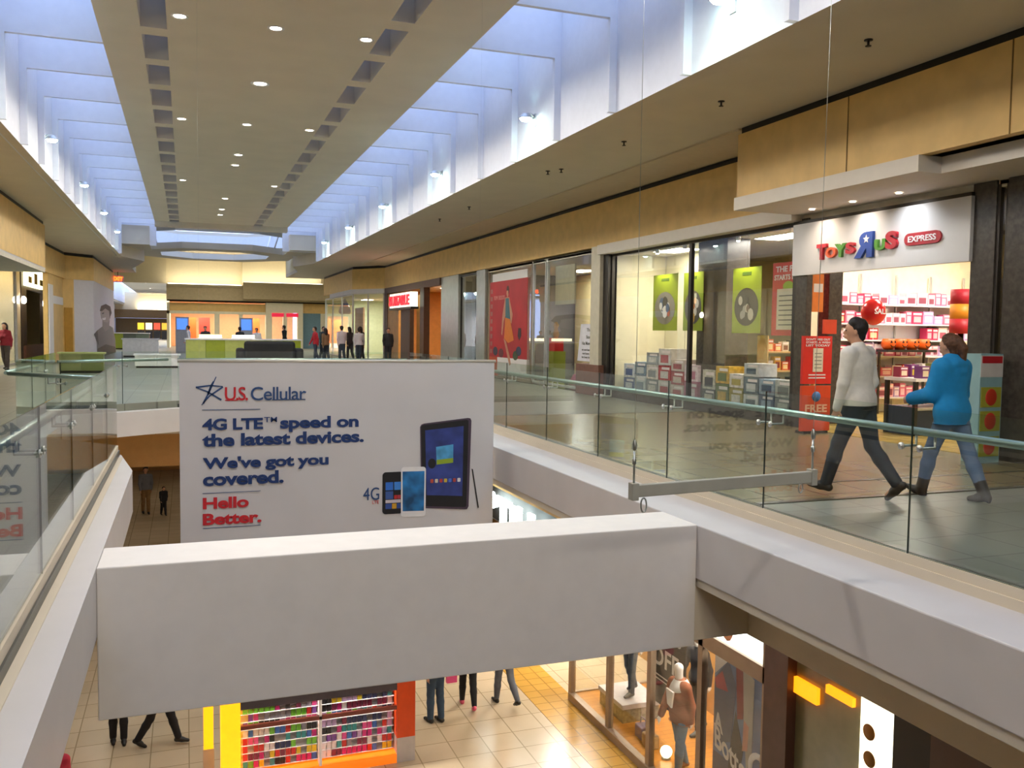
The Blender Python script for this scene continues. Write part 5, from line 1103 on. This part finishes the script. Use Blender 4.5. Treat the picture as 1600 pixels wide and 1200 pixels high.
for k in range(5):
    y = 84+k*4
    t = thing('wall_sconce', 'small cyan wall light in the distant wing, %s along the left well' % ('first', 'second', 'third', 'fourth', 'fifth')[k], 'wall light', (-8.0, y, 5.6), 'wall lights of the distant wing')
    MB().ell((-7.9, y, 5.6), (.1, .14, .2)).build('bulb', mat('sconce_bulb', '#E8FFFA'), t); B(-8.1, -8.0, y-.1, y+.1, 5.5, 5.9).build('back_plate', ALU, t)
for k, (x, cc, nm) in enumerate(((-5.6, '#D9A02A', 'yellow'), (-4.6, '#E8D9A0', 'pale'), (-3.6, '#B8402A', 'red'), (-2.6, '#C98A2A', 'amber'))):
    t = thing('far_stall', '%s lit stall at the end of the distant wing' % nm, 'stall', (x, 128, 0)); B(x-.4, x+.4, 128, 129, 0, 1.1).build('counter', DARKMET, t); B(x-.4, x+.4, 128.2, 128.4, 1.3, 2.2).build('sign_panel', mat('stall_'+cc[1:], cc, .5, emit=cc, es=.8), t); B(x-.03, x+.03, 128.28, 128.32, 1.1, 1.3).build('post', DARKMET, t)

# ================================================================== LOWER LEVEL
ZL = -5.6; XR = 7.05
struct('ceiling_lower', MB().box(VR+.02, 18.4, YB, 62, -.74, -.66).box(-12, VL-.02, YB, 11.6, -.74, -.66).box(-12, -2.42, 11.6, 21, -.74, -.66).box(-12, VL-.02, 21, 62, -.74, -.66).box(VL, VR, 21.0, 62, -.74, -.66), SOFFIT)
struct('wall_lower_fascia', MB().box(XR-.05, XR+.15, YB, 62, -2.12, -.74), mat('lower_fascia', '#D2B47E', .6, var=.04))
struct('wall_lower_fascia', MB().box(-12, XR, 23.0, 23.2, -1.75, -.74), mat('lower_band', '#C79A5E', .6, var=.04))
struct('wall_lower_left', B(-9.4, -9.2, YB, 62, ZL, -.74), mat('lower_left_wall', '#C9B08A', .6))
struct('wall_lower_end', MB().box(-12, 18, 48, 48.2, ZL, -.74), mat('lower_end_wall', '#C79A62', .6))
struct('floor_strip', B(6.3, XR+.1, 9, 40, ZL, ZL+.006), FLOOR_GOLD)
# clothing store with display windows
struct('floor_shop', B(XR+.06, 12, 9.4, 15.6, ZL, ZL+.12), FLOOR_WOOD)
struct('wall_shop', MB().box(12, 12.1, 6, 15.7, ZL, -2.1).box(8.9, 9.0, 9.5, 12.4, ZL+.12, -2.2), mat('store_dark', '#4A3524', .6))
struct('wall_shop', MB().box(9.2, 9.3, 12.4, 15.6, ZL+.12, -2.2), mat('store_amber', '#A8783C', .6))
struct('ceiling_shop', B(XR+.1, 12, 4, 15.7, -2.15, -2.1), mat('shop_ceiling', '#D8D2C4'))
FRM = mat('window_taupe', '#9A8673', .4, .2)
def low_window(n, y0, y1, z0=ZL+.15, z1=-2.93):
    wt = bpy.data.objects.new('window_%d' % n, None); COL.objects.link(wt); wt['kind'] = 'structure'; LOC[wt.name] = Vector((0,0,0))
    B(XR+.03, XR+.04, y0, y1, z0, z1).build('pane', SHOPGLASS, wt)
    MB().box(XR, XR+.1, y0-.06, y0+.06, ZL, -2.3).box(XR-.03, XR+.1, y0, y1, ZL, z0).box(XR, XR+.1, y0, y1, z1, z1+.22).build('frame', FRM, wt)
ysw = [9.45, 11.0, 12.5, 13.98, 15.62]
for k in range(4): low_window(13+k, ysw[k], ysw[k+1])
struct('trim_28', MB().box(XR, XR+.1, 15.56, 15.68, ZL, -2.1).box(XR, 9, 15.6, 15.68, ZL, ZL+.15), FRM)
wt = bpy.data.objects.new('window_17', None); COL.objects.link(wt); wt['kind'] = 'structure'
B(XR+.1, 9.2, 15.62, 15.64, ZL+.15, -2.2).build('pane', SHOPGLASS, wt)
lb_ = thing('light_box', 'glowing white light box with a portrait above the clothing store window', 'light box', (7.15, 10.2, -2.5))
B(XR+.02, XR+.14, 9.52, 13.9, -2.69, -2.13).build('panel_face', mat('lightbox', '#FFFFFF', .5, emit='#F4FFF6', es=1.0), lb_)
MB().prism([(10.35+.14*math.cos(k*.5236), -2.45+.2*math.sin(k*.5236)) for k in range(12)], (XR+.012, 0, 0), (0,1,0), (0,0,1), (.01, 0, 0)).build('portrait_print', mat('portrait_skin', '#C98A6A', .5), lb_)
for k, (x, y, pw) in enumerate(((8.2, 10.2, 22), (8.3, 11.8, 32), (8.2, 13.4, 32), (8.2, 14.8, 30))): panel_light(x, y, -2.16, 'ceiling light over the clothing store window display, %s' % ('nearest', 'second', 'third', 'farthest')[k], .4, .6, power=pw, col=(1, .9, .74), group='lights over the clothing display', es=4)
# window graphics
po = thing('window_poster', 'large window poster of two people with white script lettering', 'poster', (7.3, 10.25, -4.4))
B(7.28, 7.30, 9.6, 10.95, ZL+.3, -2.95).build('sheet', mat('poster_sky', '#6F86B8', .5, var=.3, scale=1.5), po)
def lp(pts, cc, d, nm='figure_print'): MB().prism(pts, (7.28-d, 0, 0), (0,1,0), (0,0,1), (.003, 0, 0)).build(nm, mat('lp_'+cc[1:], cc, .5), po)
lp([(10.94, -2.97), (10.94, -3.35), (10.55, -3.0)], '#E8E8EE', .004, 'printed_shape'); lp([(10.94, -3.4), (10.6, -3.05), (10.4, -3.35), (10.5, -4.2), (10.94, -4.4)], '#59607E', .004)
lp([(10.94, -3.42), (10.75, -3.25), (10.6, -3.5), (10.9, -3.55)], '#B5505A', .006, 'printed_shape')
lp([(10.42, -3.0), (10.2, -3.0), (10.22, -3.75), (10.36, -3.8)], '#8A2430', .006); lp([(10.25, -3.0), (9.98, -3.1), (10.0, -4.3), (10.12, -4.4), (10.2, -3.8)], '#B9B4B0', .007)
lp([(10.4, -3.7), (10.5, -4.2), (10.62, -5.2), (10.4, -5.2), (10.2, -4.2)], '#2E2A30', .006); lp([(10.2, -3.75), (10.08, -3.8), (10.1, -4.15), (10.22, -4.2)], '#C98A7A', .008)
lp([(10.94, -4.5), (10.5, -4.5), (9.62, -4.6), (9.62, -5.28), (10.94, -5.28)], '#5A5870', .0035)
text('script_lettering', 'A', (7.27, 10.9, -4.13), (0,-1,-.25), (0,.1,1), .22, .26, WHITE, po, .004, .03)
text('script_lettering', 'Bottom', (7.27, 10.88, -4.42), (0,-1,-.28), (0,.1,1), 1.1, .34, WHITE, po, .004, .02)
MB().lathe([(.15, 0), (.24, 0), (.24, .006), (.15, .006)], (7.262, 9.82, -4.3), (1,0,0)).build('round_emblem', WHITE, po); MB().lathe([(.001, 0), (.06, 0), (.06, .008)], (7.26, 9.76, -4.12), (1,0,0)).build('round_emblem', WHITE, po)
sp = thing('sale_poster', 'black sale poster with white lettering behind the brown-jacketed mannequin', 'poster', (7.8, 13.2, -4)); SX_ = 7.8
B(SX_, SX_+.02, 12.6, 13.75, -4.9, -2.5).build('sheet', mat('poster_black', '#1F1B1A', .5), sp)
for bd, y, z, w_, h_ in (('50', 13.72, -3.75, .62, .5), ('%', 13.05, -3.7, .3, .3), ('OFF', 13.72, -4.22, .9, .34), ('SALE', 13.5, -3.0, .7, .25)): text('lettering', bd, (SX_, y, z), (0,-1,0), V_, w_, h_, WHITE, sp, .004, .015)
for z in (-4.4, -4.47): B(SX_-.005, SX_, 12.75, 13.65, z, z+.02).build('text_line', WHITE, sp)
for y in (12.7, 13.65): MB().tube([(SX_+.01, y, -2.5), (SX_+.01, y, -2.17)], .006).build('wire', STEEL, sp)
MW = mat('mannequin_white', '#EDE6E2', .35)
mq, _ = person('white mannequin in brown leather jacket, blue jeans and white scarf', (7.42, 12.12, ZL+.13), R_(100), 1.80, hips=(8, -10), knees=(4, 10), top='#8A4A2E', bottom='#4F6F90', shoes='#6A4030', skin=MW, headless=True, h=.016, fem=True, jacket=.014, name='mannequin', cat='mannequin')
MB().lathe([(.10, .10), (.15, .02), (.18, -.06), (.14, -.10)], (7.42, 12.12, -4.0)).build('scarf', mat('scarf_white', '#EDE9E6', .8, bump=.2), mq); MB().prism([(12.0, -4.06), (12.22, -4.06), (12.17, -4.3), (12.05, -4.33)], (7.21, 0, 0), (0,1,0), (0,0,1), (.03, 0, 0)).build('scarf', mat('scarf_white', '#EDE9E6'), mq)
person('white mannequin in dark jeans and grey top on the grey pedestal', (7.75, 14.45, ZL+.48), R_(110), 1.78, hips=(5, -6), top='#5A5C5A', bottom='#2F3A48', shoes='#2A2523', skin=MW, headless=True, h=.016, name='mannequin', cat='mannequin')
person('white mannequin in black trousers and dark coat beside the sale poster', (8.5, 13.3, ZL+.13), R_(100), 1.82, hips=(5, -6), top='#2A2628', bottom='#1D1B1E', shoes='#2A2523', skin=MW, headless=True, h=.016, name='mannequin', cat='mannequin')
pd = thing('pedestal', 'grey pedestal of stacked jumbled blocks under the dark-jeaned mannequin', 'pedestal', (8.0, 14.35, ZL+.12)); rnd = random.Random(2)
B(7.4, 8.2, 14.05, 15.05, ZL+.38, ZL+.465).build('top_slab', mat('slab_grey', '#A9A5A8', .5), pd)
for k, (a, b, c_) in enumerate(((7.42, 14.07, '#6E6A52'), (7.8, 14.07, '#8A857A'), (7.42, 14.58, '#77705E'), (7.8, 14.58, '#5E5A48'))): B(a, a+.37, b, b+.44, ZL+.12, ZL+.38-.02*(k % 2)).build('block', mat('blk_'+c_[1:], c_, .6, var=.4, scale=14), pd)
for k, (x, y, cc, nm) in enumerate(((7.5, 13.45, '#6A5A78', 'violet'), (7.45, 13.1, '#8A6A4A', 'brown'))):
    t = thing('handbag', '%s handbag on the clothing store display floor' % nm, 'bag', (x, y, ZL+.12)); MB().box(x-.1, x+.1, y-.14, y+.14, ZL+.12, ZL+.36).build('body', mat('bag_'+cc[1:], cc, .6), t, .03); MB().tube([(x, y-.1, ZL+.35), (x, y-.07, ZL+.48), (x, y+.07, ZL+.48), (x, y+.1, ZL+.35)], .012).build('handle', mat('bag_'+cc[1:], cc), t)
t = thing('floor_lamp_globe', 'small glowing globe light on the store floor beside the mannequin boots', 'lamp', (7.5, 12.65, ZL+.12)); MB().lathe([(.08, 0), (.08, .03), (.02, .05)], (7.5, 12.65, ZL+.12)).build('base', STEEL, t); MB().ell((7.5, 12.65, ZL+.24), (.1, .1, .1)).build('globe', mat('globe_glow', '#FFF0C8', .5, emit='#FFE9B0', es=3), t)
# next fronts towards the camera
struct('pillar', MB().box(XR-.04, XR+.3, 8.95, 9.42, ZL, -2.12), mat('oxblood', '#54382F', .4, var=.1))
struct('wall_lower_glass', B(XR+.1, XR+.14, 7.75, 8.95, ZL, -2.12), mat('olive_glass', '#8C8A6E', .15, var=.05))
t = thing('light_box', 'tall bright light box with round food pictures near the lower right corner', 'light box', (7.1, 7.5, -4)); B(XR+.02, XR+.12, 7.27, 7.74, ZL+.3, -2.2).build('panel_face', mat('lightbox_warm', '#FFFBEA', .5, emit='#FFF6D8', es=.9), t); B(XR, XR+.14, 7.25, 7.76, ZL, ZL+.3).build('base', DARKMET, t)
for k, (y, z) in enumerate(((7.6, -2.75), (7.58, -3.05), (7.55, -3.42), (7.5, -3.8), (7.5, -4.3))):
    MB().lathe([(.001, 0), (.09+.03*(k > 1), 0), (.09+.03*(k > 1), .008), (.001, .008)] if k < 2 else [(.08, 0), (.15, 0), (.15, .008), (.08, .008)], (XR+.011, y, z), (1,0,0)).build('printed_shape', mat('food_brown', '#B07A3A', .5), t)
struct('wall_lower_black', B(XR+.02, XR+.2, 6.75, 7.25, ZL, -2.12), BLACK)
struct('wall_lower_brown', B(XR+.02, XR+.2, YB, 6.75, ZL, -2.12), mat('oxblood', '#54382F'))
t = thing('orange_reflection', 'orange glowing strips standing in for a reflection on the olive panel', 'sign', (7.1, 8.6, -2.6)); B(XR+.04, XR+.09, 8.5, 8.93, -2.82, -2.62).build('face', mat('orange_reflection_glow', '#F08A1A', .5, emit='#F0820F', es=.9), t); B(XR+.04, XR+.09, 7.9, 8.35, -2.6, -2.5).build('face', mat('orange_reflection_glow', '#F08A1A'), t)  # emissive strips painted in for the orange reflection on the olive glass
# second store with white lit letters
struct('wall_shop', MB().box(9.5, 9.6, 15.9, 30, ZL, -2.12), mat('store_amber', '#A8783C'))
struct('wall_lower_dark', B(XR+.1, XR+.2, 16.5, 23, -3.0, -2.12), mat('sign_dark', '#2A2624', .6))
ts = thing('lit_sign', 'white glowing lettered sign below the golden band, beside the banner edge', 'sign', (6.98, 19, -2.6))
text('lettering', '*TiLL', (6.98, 20.5, -2.86), (0,-1,0), V_, 3.6, .62, mat('letter_white_glow', '#FFFFFF', .5, emit='#E8FFFF', es=4), ts, .08, .04); B(6.99, 7.0, 16.7, 20.6, -2.92, -2.9).build('mounting_rail', STEEL, ts)
panel_light(8.4, 18.5, -2.2, 'ceiling light in the lower store with white lit letters', power=120, col=WARM, es=5)
for k, y in enumerate((11.0, 15.0, 19.5, 26, 33, 40)):
    for x, nm in ((5.8, 'right'), (1.9, 'middle'), (-2.4, 'left')):
        if x == 1.9 and y < 24: continue
        z = -.74
        t = thing('recessed_downlight', 'recessed downlight under the upper walkway slab, %s side, %s row' % (nm, ('nearest', 'second', 'third', 'fourth', 'fifth', 'farthest')[k]), 'ceiling light', (x, y, z), 'downlights over the lower level')
        MB().lathe([(.1, .0), (.13, -.015), (.14, .0)], (x, y, z)).build('trim_ring', WHITE, t); MB().lathe([(.001, -.005), (.1, -.005)], (x, y, z)).build('lens', mat('lamp_lens', '#FFF6E8'), t)
        lamp('lower_beam', 'SPOT', (x, y, z-.03), 40, (1, .88, .70), size=.1, spot=150, blend=.7)
# phone case kiosk
KY = 14.2
ORG = mat('kiosk_orange', '#D9480F', .4)
kk = thing('phone_case_kiosk', 'white and orange kiosk with rows of phone cases below the white beam', 'kiosk', (2.0, KY+.4, ZL))
MB().box(.76, 3.26, KY+.32, KY+.4, ZL+.12, -3.3).build('back_panel', mat('kiosk_white', '#EDEAEA', .4), kk)
B(.74, 3.28, KY, KY+.36, -3.4, -3.25).build('roof', DARKMET, kk)
B(3.26, 3.57, KY-.02, KY+.4, ZL+.42, -3.3).build('side_panel', ORG, kk); B(3.26, 3.57, KY-.02, KY+.4, ZL, ZL+.42).build('side_panel', mat('kiosk_base', '#B9B0AC', .4), kk)
B(.47, .76, KY-.02, KY+.4, ZL, -3.3).build('lit_pillar', mat('pillar_amber', '#FFB820', .4, emit='#FFA80A', es=.5), kk)
B(.76, 3.26, KY-.02, KY+.34, ZL, ZL+.14).build('plinth', mat('plinth_amber', '#F2701A', .4, emit='#FF7A10', es=.25), kk)
B(.76, 3.26, KY-.015, KY+.05, -4.36, -4.1).build('valance', mat('valance_dark', '#4A4148', .5), kk)
for z in (-4.66,): B(.76, 3.26, KY-.01, KY+.05, z-.03, z+.03).build('cross_rail', mat('rail_brown', '#7A3A2E', .5), kk)
B(1.985, 2.025, KY-.01, KY+.32, ZL+.14, -3.4).build('divider', mat('kiosk_white', '#EDEAEA'), kk)
zs = [-5.42+.128*k for k in range(9)]+[-4.18]
for z in zs: B(.77, 3.25, KY+.18, KY+.32, z-.008, z).build('peg_shelf', mat('kiosk_white', '#EDEAEA'), kk)
lamp('kiosk_strip', 'AREA', (2.0, KY+.08, -3.5), 45, COOLW, size=2.3, sy=.08, aim=(2.0, KY+.25, -5.4))
rnd = random.Random(9); pc = {}
PC = [('pink', '#E0559A'), ('magenta', '#C0267A'), ('black', '#1F1D22'), ('grey', '#8A8A96'), ('white', '#E8E6EA'), ('green', '#6FBF3A'), ('blue', '#3F6FC0'), ('teal', '#3A9AA0'), ('purple', '#7A4A9A'), ('red', '#C8302A'), ('lilac', '#B9A0CC'), ('yellow', '#D8C22A'), ('navy', '#2B3560'), ('wine', '#7A2A4A')]
for ri, z in enumerate(zs):
    for bay, (xa, xb) in enumerate(((.80, 1.97), (2.04, 3.22))):
        n = 14
        base = rnd.choice(PC)
        for q in range(n):
            if rnd.random() < .12: continue
            if rnd.random() > .35: base = rnd.choice(PC)
            nm, cc = base; x = xa+(xb-xa)*(q+.5)/n
            zz_ = z+.004; rw = ('lowest', 'second lowest', 'third lowest', 'fourth lowest', 'fifth', 'sixth', 'seventh', 'eighth', 'second highest', 'highest')[ri]
            lb = '%s phone case in the %s row of the %s kiosk bay' % (nm, rw, ('left', 'right')[bay]); gp = '%s cases, %s row of the %s bay' % (nm, rw, ('left', 'right')[bay])
            if cc not in pc:
                t = thing('phone_case', lb, 'phone case', (x, KY+.2, zz_), gp); B(x-.036, x+.036, KY+.19, KY+.21, zz_, zz_+.108).build('shell', mat('case_'+cc[1:], cc, .35), t); pc[cc] = t
            else: dup(pc[cc], (x, KY+.2, zz_), label=lb, group=gp)
t = thing('glow_panel', 'yellow glowing lamp panel left of the phone case kiosk', 'lamp', (.3, KY+.55, ZL)); B(.22, .37, KY+.5, KY+.62, -5.15, -3.6).build('panel_face', mat('pillar_amber', '#FFB820'), t); B(.21, .38, KY+.5, KY+.64, ZL, -5.15).build('base', mat('kiosk_base', '#B9B0AC'), t)
# people on the lower level
LOWP = [
 ('person in black trousers standing under the left end of the beam', (-1.15, 16.44), 185, 1.74, (3, -3), (2, 4), '#3A3A40', '#1D1A1C', False, '#17110E'),
 ('person in black trousers striding left of the phone case kiosk', (-.48, 16.1), 250, 1.76, (22, -16), (4, 14), '#4A3A3A', '#17161A', False, '#17110E'),
 ('person in blue jeans standing right of the phone case kiosk', (4.28, 15.5), 20, 1.82, (3, -3), (3, 3), '#2B3A50', '#33475C', False, '#17110E'),
 ('person in black leggings and pink shoes walking away', (5.05, 15.95), -10, 1.68, (12, -16), (2, 14), '#23222A', '#141316', True, '#2A1C14'),
 ('person in red jacket and grey jeans at the right of the walking group', (5.75, 15.85), 10, 1.68, (10, -18), (3, 22), '#C02A4A', '#5E636E', True, '#2A1C14'),
 ('person in red coat mostly hidden by the left ledge', (-1.72, 12.9), 200, 1.72, (3, -3), (2, 2), '#A82038', '#2A2228', True, '#2A1C14'),
 ('person in grey shirt and khaki trousers holding the small child', (-1.5, 36.8), 190, 1.80, (4, -6), (2, 6), '#6E7078', '#8A6A44', False, '#2A1C14'),
 ('small child in dark clothes beside the person in grey', (-.85, 36.3), 200, 1.1, (8, -8), (2, 8), '#1F1E22', '#1A1A1E', False, '#17110E'),
 ('person in black pushing a dark stroller at the far left', (-2.3, 36.95), 190, 1.68, (6, -8), (2, 8), '#1D1B1E', '#2A2628', True, '#17110E')]
for lb, (x, y), yaw, H, hp_, kn, tp, bt, fm, hr in LOWP:
    person(lb, (x, y, ZL), R_(yaw), H, hips=hp_, knees=kn, feet=(0, -25 if hp_[1] < -10 else 0), top=tp, bottom=bt, fem=fm, long_hair=fm, hair=hr, h=.02, shoes='#D0506A' if 'pink shoes' in lb else '#1A1714', arms=((-14, 12), (16, 14)) if 'pushing' not in lb else ((40, 20), (40, 20)))
t = thing('shopping_bag', 'pink shopping bag hanging beside the person in black leggings', 'bag', (4.72, 15.95, ZL+.55)); B(4.62, 4.82, 15.9, 16.0, ZL+.52, ZL+.78).build('body', mat('bag_pink', '#D84A80', .5), t); MB().tube([(4.66, 15.95, ZL+.77), (4.68, 15.95, ZL+.92), (4.76, 15.95, ZL+.92), (4.78, 15.95, ZL+.77)], .006).build('handle', mat('bag_pink', '#D84A80'), t)
t = thing('stroller', 'dark stroller before the person in black at the far left', 'stroller', (-2.35, 35.7, ZL))
MB().box(-2.6, -2.1, 35.5, 36.1, ZL+.4, ZL+.65).build('seat', BLACK, t, .05); MB().lathe([(.001,.32),(.18,.26),(.28,.0)], (-2.35, 35.95, ZL+.75)).build('canopy', BLACK, t)
for x in (-2.58, -2.12):
    for y in (35.5, 36.1): MB().lathe([(.001,-.02),(.12,-.02),(.12,.02),(.001,.02)], (x, y, ZL+.12), (1,0,0)).build('wheel', BLACK, t)
    MB().tube([(x, 35.5, ZL+.12), (x, 35.8, ZL+.5), (x, 36.25, ZL+1.0)], .015).build('frame', STEEL, t)
MB().tube([(-2.58, 36.25, ZL+1.0), (-2.12, 36.25, ZL+1.0)], .018).build('handle', STEEL, t)
